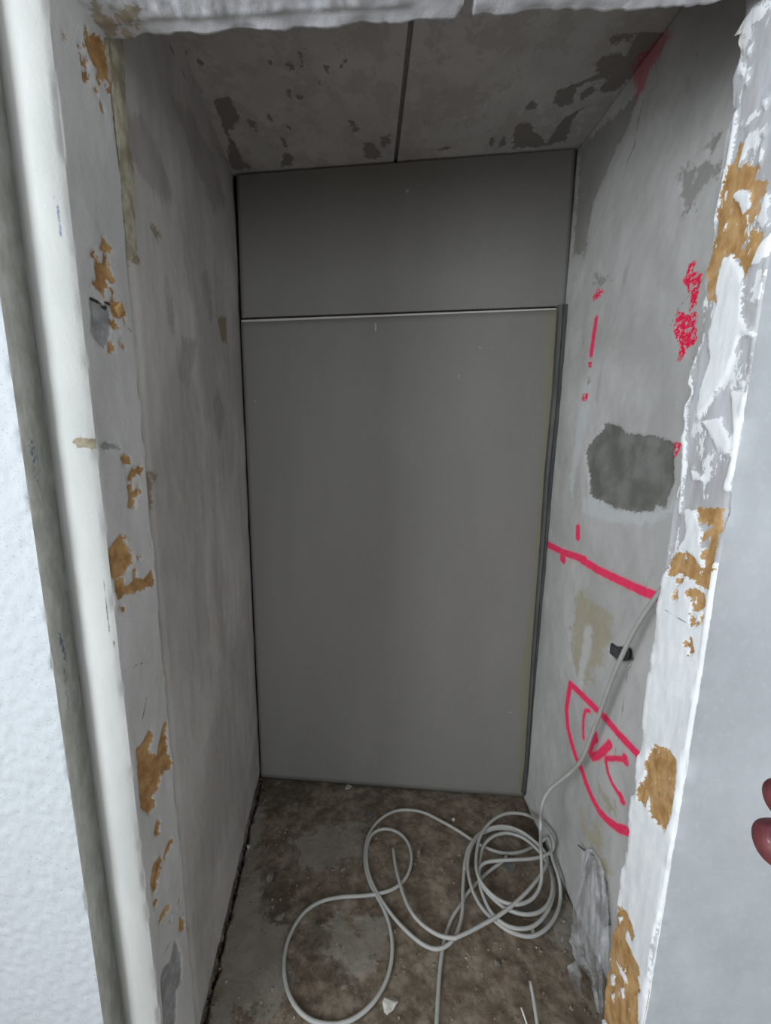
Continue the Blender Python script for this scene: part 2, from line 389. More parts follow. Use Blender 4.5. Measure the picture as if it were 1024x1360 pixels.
# ---- floor -------------------------------------------------------------
PF = Plane((0, 0, 0), (1, 0, 0), (0, 1, 0))
fl_smooth = [PF.pts(Zm(240, 980, 3.2, L)) for L in (
    [(335, 200), (330, 300), (318, 480), (340, 640), (350, 720), (400, 790), (470, 800), (440, 900), (450, 1050), (400, 1150), (290, 1130), (80, 1230), (90, 1216), (200, 760)],
    [(480, 430), (600, 380), (780, 380), (790, 500), (620, 560), (500, 560)],
    [(560, 800), (720, 760), (850, 800), (850, 930), (720, 960), (600, 920)])] + \
    [PF.pts(Zm(560, 1000, 3.657, [(600, 890), (680, 780), (740, 700), (780, 800), (760, 1060), (640, 980)]))]
fl_wet = [PF.pts(Zm(240, 980, 3.2, L)) for L in (
    [(330, 200), (520, 190), (560, 260), (480, 300), (400, 330), (340, 280)], [(340, 560), (420, 540), (480, 640), (480, 740), (370, 760)],
    [(500, 800), (620, 760), (640, 860), (560, 960), (500, 920)], [(480, 960), (700, 960), (760, 1040), (600, 1100), (500, 1060)])] + \
    [PF.pts([(690, 1075), (700, 1070), (745, 1140), (735, 1160), (705, 1110)])]
fl_groove = [([PF.px(347, 1034), PF.px(332, 1095), PF.px(310, 1190), PF.px(275, 1340), PF.px(262, 1400)], 0.004)]
fl_disc = [(cx, cy, r) for cx, cy, r in [(*PF.px(490, 1083), .019), (*PF.px(487, 1053), .015), (*PF.px(700, 1205), .03)]]
def floor_disp(u, v):
    g = field(u, v, (), fl_groove).reshape(u.shape)
    near = ((u > -.6) & (u < .8) & (v > .3) & (v < 1.7))
    h = 0.006 * fbm(u * 9, v * 9, 4, 3) + 0.004 * fbm(u * 45, v * 45, 3, 5)
    sm = field(u, v, fl_smooth).reshape(u.shape)
    h = h * np.where(sm < 0, .45, 1.0) * sstep(sm, -.06, .03) + h * .45 * (1 - sstep(sm, -.06, .03))
    h = np.clip(h, -.006, .004) - .002
    return np.where(near, h - 0.024 * (1 - sstep(g + .012 * fbm(u * 40, v * 40, 3, 6), -.003, .007)), -.002)
def floor_attr(u, v):
    d = np.full(u.size, BIG)
    for cx, cy, r in fl_disc: d = np.minimum(d, np.clip(np.hypot(u.ravel() - cx, v.ravel() - cy) - r, -BIG, BIG))
    return dict(smooth=field(u, v, fl_smooth), wet=field(u, v, fl_wet), groove=field(u, v, (), fl_groove), disc=d)
fx = np.concatenate([rng(-2.1, -.6, .5)[:-1], rng(-.6, .8, .0045), rng(.8, 2.1, .45)[1:]])
fy = np.concatenate([rng(-2.7, .5, .5)[:-1], rng(.5, 1.62, .0045)])
floor = struct(solid_grid('floor', PF, fx, fy, floor_disp, floor_attr, MAT['floor'], .12))

# ---- niche left wall -----------------------------------------------------
PL = vplane(LW0, LW1); Lw = np.linalg.norm(LW1 - LW0)
k3 = 3.0118
lw_dark = [PL.pts(L) for L in (Zm(0, 340, k3, [(725, 330), (790, 330), (770, 420), (740, 520), (715, 470)]), Zm(0, 340, k3, [(850, 590), (875, 530), (900, 640), (880, 770), (865, 700)]),
    Zm(0, 0, k3, [(500, 480), (560, 470), (640, 600), (700, 800), (600, 760), (520, 640)]), Zm(0, 0, k3, [(690, 400), (760, 440), (840, 600), (900, 800), (860, 860), (760, 600)]),
    Zm(0, 340, k3, [(680, 40), (700, 300), (670, 290), (660, 150)]), Zm(0, 340, k3, [(800, 80), (830, 60), (860, 240), (840, 260)]))]
lw_tan = [PL.pts(L) for L in (Zm(100, 580, 5.664, [(500, 235), (560, 270), (620, 290), (600, 330), (575, 340), (585, 480), (560, 600), (540, 560), (530, 400)]),
    Zm(150, 920, 5.667, [(400, 150), (440, 170), (420, 240), (440, 420), (460, 540), (420, 590), (405, 500)]), Zm(0, 340, k3, [(870, 250), (905, 240), (905, 350), (885, 340)]),
    Zm(0, 0, k3, [(600, 900), (640, 930), (630, 970), (605, 940)]), Zm(90, 280, 6.18, [(505, 370), (580, 380), (560, 430), (510, 460)]))]
lw_edge = [PL.pts(L) for L in ([(139, 50), (160, 50), (163, 76), (166, 138), (169, 167), (175, 240), (180, 335), (172, 345), (150, 335), (140, 220), (130, 155)], Zm(90, 280, 6.18, [(440, 0), (540, 0), (530, 220), (490, 280), (455, 120)]))]
lw_crack = [(PL.pts(Zm(0, 0, k3, [(675, 170), (760, 350), (850, 570), (915, 660)])), .002)]
def lw_disp(u, v):
    h = .006 * fbm(u * 3, v * 2, 3, 1) + .002 * fbm(u * 30, v * 14, 3, 2)
    h -= .006 * (1 - sstep(u, .0, .03))
    h -= .010 * sstep(-v, -.03 - .02 * (fbm(v * 0, u * 14, 3, 8) + .5), .0)
    return h
def lw_attr(u, v): return dict(dark=field(u, v, lw_dark), tanm=field(u, v, lw_tan), crack=field(u, v, (), lw_crack), edge=field(u, v, lw_edge))
struct(solid_grid('wall_left', PL, rng(0.004, Lw, .008), rng(0.004, 2.47, .008), lw_disp, lw_attr, MAT['wl'], .08))

# ---- niche right wall ------------------------------------------------------
PR = vplane(RW0, RW1); Rw = np.linalg.norm(RW1 - RW0)
kr = 2.977; kg = 5.4375
def PRz(x0, y0, k, L): return PR.pts(Zm(x0, y0, k, L))
pk = [(PRz(720, 880, kg, [(212, 155), (300, 240), (380, 325), (470, 415), (560, 520), (665, 630), (765, 740)]), .0115),
      (PRz(720, 880, kg, [(212, 155), (196, 230), (182, 340), (192, 470), (215, 570), (250, 690), (290, 780), (320, 870), (360, 970), (410, 1070), (475, 1140), (550, 1195), (620, 1215)]), .0115),
      (PRz(720, 880, kg, [(345, 350), (320, 345), (303, 400), (300, 470), (303, 545)]), .006),
      (PRz(720, 880, kg, [(385, 515), (388, 545)]), .014),
      (PRz(720, 880, kg, [(385, 540), (355, 590), (343, 640), (365, 682), (405, 670), (450, 635), (490, 588)]), .0115),
      (PRz(720, 880, kg, [(488, 590), (490, 588)]), .010),
      (PRz(720, 880, kg, [(608, 710), (605, 690)]), .012), (PRz(720, 880, kg, [(605, 700), (540, 692), (465, 692), (462, 720), (480, 790), (515, 880), (560, 950), (585, 995)]), .007),
      (PRz(720, 880, kg, [(570, 960), (585, 1000)]), .010),
      (PRz(680, 680, kr, [(140, 128), (205, 160), (290, 188)]), .012), (PRz(680, 680, kr, [(200, 182), (206, 190)]), .014),
      (PRz(680, 680, kr, [(280, 190), (340, 228), (400, 258), (500, 305), (600, 345)]), .0125),
      (PRz(680, 680, kr, [(262, 62), (262, 100)]), .012), (PRz(680, 340, kr, [(333, 250), (322, 320), (314, 388)]), .010)]
pworn = [PRz(680, 340, kr, L) for L in ([(678, 100), (690, 55), (705, 20), (722, 25), (715, 60), (748, 70), (738, 130), (726, 200), (700, 215), (708, 150), (688, 130)],
    [(650, 215), (690, 235), (730, 215), (728, 340), (690, 360), (670, 410), (650, 420), (662, 360), (636, 300)], [(318, 168), (340, 130), (372, 135), (350, 160), (322, 180)],
    [(300, 420), (320, 418), (312, 440), (298, 442)], [(280, 545), (302, 540), (292, 580), (275, 570)], [(640, 740), (675, 740), (668, 775), (645, 800)])] + \
    []
pfade = [PRz(680, 0, kr, [(600, 120), (635, 130), (590, 210), (540, 290), (520, 360), (488, 385), (480, 300), (515, 220)])]
mort = [PRz(680, 340, kr, [(320, 725), (350, 690), (370, 658), (430, 675), (450, 702), (500, 705), (560, 712), (620, 730), (642, 742), (640, 850), (640, 900), (612, 960), (610, 1000), (570, 978), (560, 1012), (480, 1012), (420, 1000), (360, 972), (310, 950), (300, 850), (285, 770)])]
wr_dark = [PRz(680, 0, kr, [(262, 590), (380, 470), (490, 375), (460, 490), (420, 570), (385, 640), (345, 740), (322, 790), (300, 900), (285, 1010), (235, 1010), (265, 700)]),
    PRz(870, 180, 5.234, [(150, 290), (170, 250), (220, 195), (255, 230), (270, 290), (330, 180), (420, 190), (480, 230), (380, 310), (300, 395), (260, 470), (205, 530), (180, 380)]),
    PRz(680, 340, kr, [(330, 60), (372, 90), (350, 130), (325, 120)]), PRz(680, 340, kr, [(310, 470), (300, 500), (290, 480)]),
    PRz(870, 180, 5.234, [(400, 20), (440, 0), (420, 60), (370, 150), (350, 90)])]
wr_light = [PRz(680, 680, kr, [(290, 450), (318, 455), (310, 560), (290, 640), (275, 720), (262, 690), (275, 560)]), PRz(680, 340, kr, [(280, 960), (330, 950), (420, 1012), (560, 1012), (620, 1000), (650, 900), (640, 1010), (560, 1060), (380, 1050), (280, 1010)]),
    PRz(680, 340, kr, [(290, 500), (310, 480), (300, 640), (260, 800), (240, 960), (225, 900), (260, 640)])]
wr_tan = [PRz(680, 680, kr, [(270, 300), (330, 360), (400, 420), (380, 520), (330, 640), (290, 700), (250, 640), (240, 480), (250, 380)]),
    PRz(720, 880, kg, [(420, 900), (480, 960), (520, 1060), (460, 1060), (420, 1000)]), PRz(720, 880, kg, [(280, 1050), (340, 1100), (320, 1200), (460, 1130), (440, 1280), (380, 1360), (330, 1300), (290, 1150)]),
    PRz(730, 1110, 5.44, [(300, 60), (360, 120), (430, 200), (435, 290), (400, 290), (330, 160)])]
wr_crack = [(PRz(680, 680, kr, [(460, 620), (445, 700), (430, 860), (400, 990)]), .0012), (PRz(680, 340, kr, [(238, 270), (265, 300), (300, 380)]), .0012), (PRz(680, 0, kr, [(520, 390), (500, 470), (485, 570), (450, 650)]), .0018),
    (PRz(680, 340, kr, [(780, 40), (740, 110), (660, 200), (625, 280)]), .0012)]
box_c = PR.px(822, 867); film_hole = PRz(730, 1110, 5.44, [(245, 120), (275, 105), (320, 140), (380, 240), (412, 330), (425, 480), (440, 640), (380, 660), (300, 500), (240, 300)])
wr_hole = [PRz(680, 680, kr, [(384, 538), (430, 532), (470, 540), (478, 580), (440, 590), (400, 582), (386, 565)]), film_hole]
def wr_disp(u, v):
    h = .006 * fbm(u * 3, v * 2, 3, 11) + .0025 * fbm(u * 26, v * 18, 4, 12)
    ho = field(u, v, wr_hole).reshape(u.shape); mo = field(u, v, mort).reshape(u.shape)
    dk = field(u, v, wr_dark).reshape(u.shape)
    return h - .032 * (1 - sstep(ho, -.006, .003)) - .004 * (1 - sstep(mo, -.004, .004)) - .002 * (1 - sstep(dk, -.004, .004))
def wr_attr(u, v):
    return dict(pink=field(u, v, (), pk), pinkworn=field(u, v, pworn), pinkfade=field(u, v, pfade), mortar=field(u, v, mort), dark=field(u, v, wr_dark), light=field(u, v, wr_light),
                tanm=field(u, v, wr_tan), crack=field(u, v, (), wr_crack), hole=field(u, v, wr_hole))
wall_right = struct(solid_grid('wall_right', PR, rng(0.0, Rw, .005), rng(0.003, 2.475, .005), wr_disp, wr_attr, MAT['wr'], .08))

# ---- niche back wall: two plasterboards on a dark cavity --------------------
PB = vplane(BL, BR); Bw = np.linalg.norm(BR - BL)
wall_back = struct(solid_grid('wall_back', Plane(PB.w(0, 0, -.016), PB.U, PB.V), [-.04, Bw + .04], [0.0, 2.5], None, None, MAT['cavity'], .08))
def board(name, quad_px, thick, attrs=None, skew=True):
    q = PB.pts(quad_px)                          # bottom-left, bottom-right, top-right, top-left on the wall plane
    us = rng(0, 1, .012); vs = rng(0, 1, .012)
    def warp(a, b):
        (x0, y0), (x1, y1), (x2, y2), (x3, y3) = q
        X = (1 - b) * ((1 - a) * x0 + a * x1) + b * ((1 - a) * x3 + a * x2)
        Y = (1 - b) * ((1 - a) * y0 + a * y1) + b * ((1 - a) * y3 + a * y2)
        return X, Y
    return solid_grid(name, PB, us, vs, lambda a, b: .0012 * fbm(a * 3, b * 3, 2, 21), (lambda a, b: attrs(*warp(a, b))) if attrs else None, MAT['board'], thick, wall_back, warp)
olive = [PB.pts([(728, 412), (744, 410), (735, 560), (722, 740), (708, 900), (697, 1060), (690, 1060), (690, 900), (705, 800), (718, 640), (724, 520)])]
scuff = [PB.pts(L) for L in ([(634, 457), (640, 455), (642, 465), (637, 464)], [(648, 458), (653, 462), (648, 464)], [(610, 493), (612, 490), (608, 508), (606, 506)],
         [(668, 948), (682, 945), (676, 950), (664, 952)], [(498, 428), (501, 428), (501, 440), (498, 440)], [(336, 530), (339, 531), (339, 540), (336, 538)])]
b_attr = lambda u, v: dict(olive=field(u, v, olive), scuff=field(u, v, scuff))
lower = board('plasterboard_panel', [(347, 1032), (697, 1059), (746, 411), (320, 428)], .0125, b_attr)
upper = board('plasterboard_panel', [(321, 422), (751, 406), (765, 197), (314, 232)], .0125, b_attr)
# pale cut edge of the lower board showing in the seam
q = PB.pts([(320, 428), (742, 412), (742, 408.5), (320, 424.5)])
me = raw_mesh('seam_edge', [PB.w(*p, -.004) for p in q] + [PB.w(*p, -.012) for p in q], [(0, 1, 2, 3), (4, 7, 6, 5), (0, 4, 5, 1), (1, 5, 6, 2), (2, 6, 7, 3), (3, 7, 4, 0)], smooth=False)
link('seam_edge', me, MAT['seam'], wall_back)
# dusty metal profile in the gap at the right of the lower board
prof_px = [(749, 404), (740.5, 528), (730, 631), (724, 715), (712, 860), (701, 1019), (696, 1056)]
wid = [.034, .031, .028, .026, .022, .018, .014]
PBm = Plane(PB.w(0, 0, .018), PB.U, PB.V)
sect = [(-.5, -.006), (-.44, .0), (-.12, .003), (-.04, -.003), (.04, -.003), (.12, .002), (.44, .0), (.5, -.006)]
rings = []
for (x, y), ww in zip(prof_px, wid):
    u0, v0 = PBm.px(x, y)
    rings.append([PBm.w(u0 + a * ww, v0, h) for a, h in sect] + [PBm.w(u0 + .5 * ww, v0, -.030), PBm.w(u0 - .5 * ww, v0, -.030)])
ns = len(rings[0]); V = np.array(rings).reshape(-1, 3); I = np.arange(len(V)).reshape(-1, ns)
Q = np.stack([I[:-1], I[1:], np.roll(I, -1, 1)[1:], np.roll(I, -1, 1)[:-1]], -1).reshape(-1, 4)
link('metal_profile', raw_mesh('metal_profile', V, Q, [I[0], I[-1][::-1]], smooth=False), MAT['profile'], wall_back)
# screw near the top of the upper board
bm = bmesh.new(); bmesh.ops.create_cone(bm, cap_ends=True, segments=16, radius1=.006, radius2=.004, depth=.003)
for v in list(bm.verts): pass
bmesh.ops.create_cone(bm, cap_ends=True, segments=8, radius1=.0015, radius2=.0015, depth=.014, matrix=Matrix.Translation((0, 0, -.006)))
me = bpy.data.meshes.new('screw'); bm.to_mesh(me); bm.free()
so = link('screw', me, MAT['screw'], upper); u0, v0 = PB.px(541, 254)
so.location = PB.w(u0, v0, .002).tolist(); so.rotation_euler = Vector(PB.N.tolist()).to_track_quat('Z', 'Y').to_euler()

# ---- niche ceiling: plastered panels with a joint ----------------------------
def ceil_plane():
    U = np.array((1, 0, CEIL_B)); return Plane((0, 0, CEIL_A), U, (0, -1, 0))     # N = U x V points down
PC = ceil_plane()
def PCz(x0, y0, k, L): return PC.pts(Zm(x0, y0, k, L))
c_dark = [PCz(540, 30, 2.844, L) for L in ([(400, 475), (408, 400), (430, 378), (470, 380), (480, 415), (505, 430), (530, 468)], [(448, 318), (470, 298), (492, 308), (490, 325), (455, 342)],
    [(555, 300), (570, 255), (640, 250), (622, 308), (572, 327)], [(650, 272), (700, 240), (717, 258), (660, 297)],
    [(722, 268), (765, 205), (690, 225), (640, 250), (570, 258), (680, 220), (730, 190), (708, 160), (742, 130), (800, 115), (830, 130), (860, 65), (880, 38), (1000, 36), (930, 110), (870, 185), (800, 255), (760, 265)],
    [(535, 445), (600, 360), (668, 322), (622, 380), (605, 448), (530, 466)], [(765, 50), (870, 40), (845, 70), (805, 75), (775, 90)], [(315, 440), (332, 436), (328, 465), (312, 466)], [(350, 470), (365, 430), (385, 465)],
    [(110, 485), (150, 470), (178, 475), (140, 485)], [(60, 375), (75, 372), (72, 395)], [(650, 470), (720, 410), (800, 310), (870, 250), (760, 390), (690, 465)])] + \
   [PCz(220, 40, 3.2, L) for L in ([(205, 300), (270, 282), (310, 370), (300, 400), (262, 440), (290, 480), (330, 558), (375, 588), (290, 596), (262, 550), (270, 480), (235, 400)],
    [(345, 375), (385, 395), (388, 428), (358, 410)], [(488, 582), (505, 515), (545, 540), (538, 578)], [(838, 478), (882, 482), (918, 530), (900, 552), (848, 545)], [(770, 385), (800, 388), (828, 432), (795, 436), (790, 405)],
    [(548, 272), (598, 282), (575, 295), (556, 308)], [(515, 140), (542, 130), (547, 172), (528, 170)], [(425, 350), (445, 355), (452, 390), (440, 388)], [(672, 150), (695, 152), (692, 188), (684, 186)], [(745, 158), (775, 112), (788, 112), (760, 145)],
    [(568, 98), (576, 98), (584, 152), (574, 150)], [(432, 135), (449, 135), (440, 165)], [(640, 205), (650, 205), (658, 228), (648, 228)], [(500, 395), (535, 420), (520, 425)], [(475, 455), (500, 460), (520, 495), (505, 500), (495, 465)],
    [(910, 455), (950, 445), (955, 480), (925, 500)], [(75, 65), (90, 90), (85, 100)], [(128, 120), (160, 140), (145, 150)], [(140, 245), (155, 265), (145, 268)], [(518, 250), (528, 255), (530, 285), (522, 275)])]
c_pink = [PCz(540, 30, 2.844, [(985, 40), (1000, 40), (900, 150), (860, 190), (850, 175), (900, 110)])]
c_attr = lambda u, v: dict(dark=field(u, v, c_dark), pinkworn=field(u, v, c_pink))
ceiling = struct(solid_grid('ceiling', Plane(PC.w(0, 0, -.004), PC.U, PC.V), [-.50, .80], [-1.62, -.60], None, None, MAT['joint'], .08))
seam_a = PC.pts([(543, 55), (526, 208)]); seam_l = PC.pts([(228, 58), (303, 222)])
def seam_u(s, v): t = (v - s[0][1]) / (s[1][1] - s[0][1]); return s[0][0] + t * (s[1][0] - s[0][0])
cpl = Plane(PC.P, PC.U, PC.V)
def cpanel(lf, rf, name):
    us = rng(0, 1, .008); vs = rng(-1.60, -.62, .006)
    def warp(a, v): l = lf(v); r = rf(v); return l + a * (r - l), v
    def disp(a, v): uu, vv = warp(a, v); dk = field(uu, vv, c_dark).reshape(uu.shape); return .001 * fbm(uu * 20, vv * 20, 3, 31) - .002 * (1 - sstep(dk, -.003, .003))
    return solid_grid(name, cpl, us, vs, disp, lambda a, v: c_attr(*warp(a, v)), MAT['ceil'], .0125, ceiling, warp)
cpanel(lambda v: -.47 + 0 * v, lambda v: seam_u(seam_l, v) - .0015, 'ceiling_panel')
cpanel(lambda v: seam_u(seam_l, v) + .0015, lambda v: seam_u(seam_a, v) - .006, 'ceiling_panel')
cpanel(lambda v: seam_u(seam_a, v) + .006, lambda v: .76 + 0 * v, 'ceiling_panel')

# ---- partition in front of the niche --------------------------------------
def profile_wall(name, pts, steps, zs, disp, attrs, mat, bulge=None):
    """closed vertical prism walked so that the outer side lies at U x Z; disp(seg, s, z) moves it along its normal"""
    pts = [np.array(p, float) for p in pts]; n = len(pts); rows = []; seg = []; ss = []
    dirs = [nrm(pts[(i + 1) % n] - pts[i]) for i in range(n)]
    nors = [np.array((d[1], -d[0])) for d in dirs]
    nor = []
    start = []; endr = []
    for i in range(n):                       # every side keeps its own end rows, so the arrises stay sharp
        Ld = np.linalg.norm(pts[(i + 1) % n] - pts[i]); k = max(1, int(round(Ld / steps[i]))); start.append(len(rows))
        for j in range(k + 1):
            t = j / k; rows.append(pts[i] + dirs[i] * Ld * t); seg.append(i + min(t, 1 - 1e-4)); ss.append(Ld * t)
            nor.append(nrm(nors[i] + nors[i - 1]) if j == 0 else nrm(nors[i] + nors[(i + 1) % n]) if j == k else nors[i])
        endr.append(len(rows) - 1)
    rows = np.array(rows); nor = np.array(nor); seg = np.array(seg); ss = np.array(ss)
    zs = np.asarray(zs); m, k = len(rows), len(zs)
    SEG, ZZ = np.meshgrid(seg, zs, indexing='ij'); SS = np.broadcast_to(ss[:, None], SEG.shape)
    H = np.array(disp(SEG, SS, ZZ))
    for i in range(n): H[endr[i]] = H[start[(i + 1) % n]]
    XY = rows[:, None, :] + nor[:, None, :] * H[..., None]
    V = np.concatenate([XY, ZZ[..., None]], -1).reshape(-1, 3)
    I = np.arange(m * k).reshape(m, k); ok = np.ones(m - 1, bool); ok[endr[:-1]] = False
    Q = np.stack([I[:-1, :-1], I[1:, :-1], I[1:, 1:], I[:-1, 1:]], -1)[ok].reshape(-1, 4)
    at = {'seg': np.floor(SEG + 1e-6).ravel()}; at.update(attrs(SEG, SS, ZZ))
    return link(name, raw_mesh(name, V, Q, [I[start, 0][::-1], I[start, -1]], at), mat)

# left pier: stucco wall, its narrow return, rounded strip, reveal
PLR = vplane(A2, B2); PCO = vplane(K2, A2); PRT = vplane(W2, K2)
kL = [(80, 20, 6.8), (90, 280, 6.18), (100, 580, 5.664), (150, 920, 5.667), (170, 1140, 6.185)]
Lb = {0: [[(230, 100), (262, 160), (330, 190), (400, 230), (425, 330), (447, 480), (462, 620), (420, 590), (370, 580), (350, 625), (325, 560), (340, 500), (300, 440), (260, 350), (222, 220)],
          [(163, 265), (205, 272), (195, 298), (170, 292)], [(185, 385), (265, 405), (245, 490), (200, 450)], [(200, 520), (260, 540), (305, 590), (270, 588), (215, 602)],
          [(285, 615), (320, 660), (352, 742), (325, 725)], [(358, 770), (390, 820), (408, 890), (380, 870)], [(408, 615), (462, 680), (435, 722)], [(25, 170), (48, 180), (42, 228), (28, 215)]],
      1: [[(285, 185), (330, 250), (382, 325), (335, 358), (268, 310), (288, 260)], [(180, 350), (215, 328), (262, 392), (205, 386)],
          [(225, 420), (290, 430), (300, 370), (337, 400), (350, 480), (372, 572), (332, 580), (340, 620), (362, 662), (335, 652), (310, 620), (292, 692), (240, 640), (205, 590), (238, 560), (225, 470)],
          [(348, 720), (400, 730), (480, 850), (462, 872), (420, 895), (370, 862), (345, 800)], [(350, 900), (385, 888), (440, 988), (370, 970)], [(452, 880), (490, 940), (522, 988), (470, 930)],
          [(325, 1080), (360, 1078), (388, 1140), (335, 1162)], [(418, 1060), (462, 1100), (472, 1142), (430, 1110)]],
      2: [[(338, 150), (380, 128), (428, 185), (368, 222)], [(388, 332), (430, 240), (490, 212), (522, 260), (470, 290), (430, 322)],
          [(393, 370), (432, 358), (442, 410), (480, 368), (497, 420), (452, 470), (462, 542), (398, 532), (410, 450)],
          [(248, 862), (300, 790), (340, 742), (378, 750), (400, 850), (455, 900), (440, 940), (390, 1020), (330, 1062), (278, 1062), (262, 950)],
          [(298, 1080), (365, 1070), (372, 1130), (440, 1090), (440, 1000), (465, 990), (462, 1060), (520, 1080), (572, 1008), (598, 1100), (560, 1130), (490, 1162), (390, 1192), (330, 1235), (305, 1160)],
          [(333, 1270), (372, 1272), (366, 1312), (333, 1312)], [(458, 888), (512, 900), (480, 932)]],
      3: [[(176, 430), (230, 370), (280, 272), (302, 330), (275, 430), (330, 482), (350, 370), (385, 230), (407, 218), (412, 400), (432, 480), (462, 530), (430, 572), (370, 612), (340, 722), (300, 792), (328, 850), (270, 918), (216, 872), (196, 700)],
          [(333, 950), (357, 958), (347, 1072), (308, 1072)], [(428, 1105), (462, 1108), (400, 1242), (380, 1262), (400, 1180)]],
      4: [[(205, 60), (250, 0), (290, 0), (250, 150), (242, 240), (210, 312), (188, 200)], [(203, 350), (242, 338), (226, 412)], [(248, 552), (270, 480), (320, 378), (338, 388), (312, 470)],
          [(408, 372), (432, 308), (427, 362)], [(338, 522), (362, 458), (352, 516)], [(428, 480), (472, 508), (462, 572), (418, 618)]]}
lr_brown = [PLR.pts(Zm(*kL[i], L)) for i in Lb for L in Lb[i]]
lr_tan = [PLR.pts(L) for L in ([(139, 50), (160, 50), (163, 76), (166, 138), (169, 167), (175, 240), (180, 335), (168, 330), (158, 220), (151, 155), (147, 108), (143, 72)], Zm(90, 280, 6.18, [(460, 0), (540, 0), (530, 220), (490, 260), (475, 120)]))]
lr_grey = [PLR.pts(Zm(90, 280, 6.18, [(180, 720), (260, 740), (345, 810), (360, 900), (340, 1060), (290, 1130), (240, 1080), (190, 1000), (200, 850)])),
           PLR.pts(Zm(170, 1140, 6.185, [(290, 900), (350, 840), (385, 670), (440, 800), (440, 1020), (400, 1090), (390, 1380), (300, 1380), (268, 980)])),
           PLR.pts(Zm(100, 580, 5.664, [(180, 60), (240, 40), (330, 70), (360, 110), (300, 90), (220, 100)]))]
lr_crack = [(PLR.pts(Zm(80, 20, 6.8, [(485, 920), (500, 1040), (515, 1220), (535, 1360)])), .002), (PLR.pts(Zm(90, 280, 6.18, [(462, 20), (480, 180), (485, 280)])), .0025),
            (PLR.pts(Zm(90, 280, 6.18, [(190, 720), (250, 745), (320, 810)])), .0025), (PLR.pts(Zm(90, 280, 6.18, [(310, 760), (350, 770)])), .003), (PLR.pts(Zm(170, 1140, 6.185, [(270, 830), (320, 740), (370, 620), (460, 450)])), .0012),
            (PLR.pts(Zm(0, 680, 3.0118, [(500, 640), (540, 615), (590, 598)])), .0012), (PLR.pts(Zm(0, 680, 3.0118, [(570, 830), (588, 745)])), .001)]
blue = []
def scrib(P, pts, r): blue.append((P.pts(pts), r))
scrib(PRT, Zm(0, 340, 3.0118, [(112, 732), (126, 745), (116, 758), (132, 768), (120, 780), (138, 790), (126, 800), (144, 812), (134, 822), (150, 830)]), .0012)
scrib(PRT, Zm(0, 340, 3.0118, [(128, 735), (136, 760), (142, 790), (152, 810)]), .001)
scrib(PRT, Zm(0, 340, 3.0118, [(128, 836), (140, 846), (132, 862), (146, 872), (140, 890), (154, 900), (150, 915), (162, 925)]), .001)
scrib(PRT, Zm(0, 340, 3.0118, [(152, 970), (162, 990)]), .0008)
scrib(PRT, Zm(0, 680, 3.0118, [(230, 482), (244, 490), (232, 505), (252, 515), (238, 530), (258, 540), (244, 555), (264, 568), (254, 585), (268, 595)]), .0014)
scrib(PRT, Zm(0, 680, 3.0118, [(238, 484), (250, 520), (258, 560), (262, 590)]), .0012)
scrib(PRT, Zm(0, 680, 3.0118, [(250, 620), (264, 632), (252, 645), (268, 660), (258, 680), (272, 700), (262, 720), (274, 745), (268, 770), (278, 790)]), .001)
chipc = [PCO.pts(Zm(100, 580, 5.664, [(62, 30), (100, 8), (165, 15), (180, 60), (150, 95), (100, 85)]))]
bluee = [(PCO.pts(Zm(0, 0, 3.0118, [(252, 800), (262, 850), (266, 900), (274, 960)])), .001)]
def seg_is(SEG, i): return (SEG >= i) & (SEG < i + 1)
def fl_lookup(SEG, SS, ZZ, mp):
    out = np.full(SEG.size, BIG)
    for i, polys, lines in mp:
        m = (SEG >= i) & (SEG <= i + 1) ; mm = m.ravel()
        s = np.where(SEG == i + 1, np.nan, SS)
        f = field(SS.ravel()[mm], ZZ.ravel()[mm], polys, lines); out[mm] = np.minimum(out[mm], f)
    return out
def fl_attrs(SEG, SS, ZZ):
    sel = lambda mp: fl_lookup(SEG, SS, ZZ, mp)
    a = dict(brown=sel([(3, lr_brown, [])]), tanm=sel([(3, lr_tan, []), (2, chipc, [])]), greym=sel([(3, lr_grey, [])]), crack=sel([(3, [], lr_crack), (2, [], [(PCO.pts([(168.5, 920), (178, 990), (188, 1075), (194, 1146), (203, 1230), (212, 1330)]), .0006), (PCO.pts([(141, 740), (150, 830), (160, 880)]), .0005)])]), blue=sel([(1, [], blue), (2, [], bluee)]))
    return a
def fl_disp(SEG, SS, ZZ):
    h = .0012 * fbm(SS * 30 + SEG.astype(int) * 7, ZZ * 30, 3, 41)
    st = SEG < 1; h = np.where(st, .0026 * fbm(SS * 95, ZZ * 95, 2, 42) + .002 * fbm(SS * 6, ZZ * 6, 2, 43), h)
    # rounded strip bulges out
    t = SEG - 2; co = (SEG >= 2) & (SEG < 3)
    h = np.where(co, .020 * np.sin(np.pi * np.clip(t, 0, 1) ** 1.5) ** .8 + .001 * fbm(SS * 15, ZZ * 8, 3, 44), h)
    # reveal: peeled patches lie lower, arrises are chipped
    rv = (SEG >= 3) & (SEG < 4)
    br = field(SS, ZZ, lr_brown).reshape(SEG.shape); tn = field(SS, ZZ, lr_tan + lr_grey).reshape(SEG.shape)
    h = np.where(rv, .0015 * fbm(SS * 30, ZZ * 12, 4, 45) - .003 * (1 - sstep(br, -.002, .002)) - .0025 * (1 - sstep(tn, -.002, .002)), h)
    for i, amp in ((1, .004), (3, .004), (4, .005)):
        near = np.abs(SEG - i) < 1e-5
        h = np.where(near, h - .0005 + amp * 1.6 * np.minimum(0, fbm(ZZ * 24, ZZ * 0 + i * 5.3, 4, 46 + i)), h)
    return h
yl = lambda x, p: p[1] + (x - p[0]) * (-.14)
pL = [(-2.02, yl(-2.02, W2)), W2, K2, A2, B2, (-2.02, yl(-2.02, B2))]
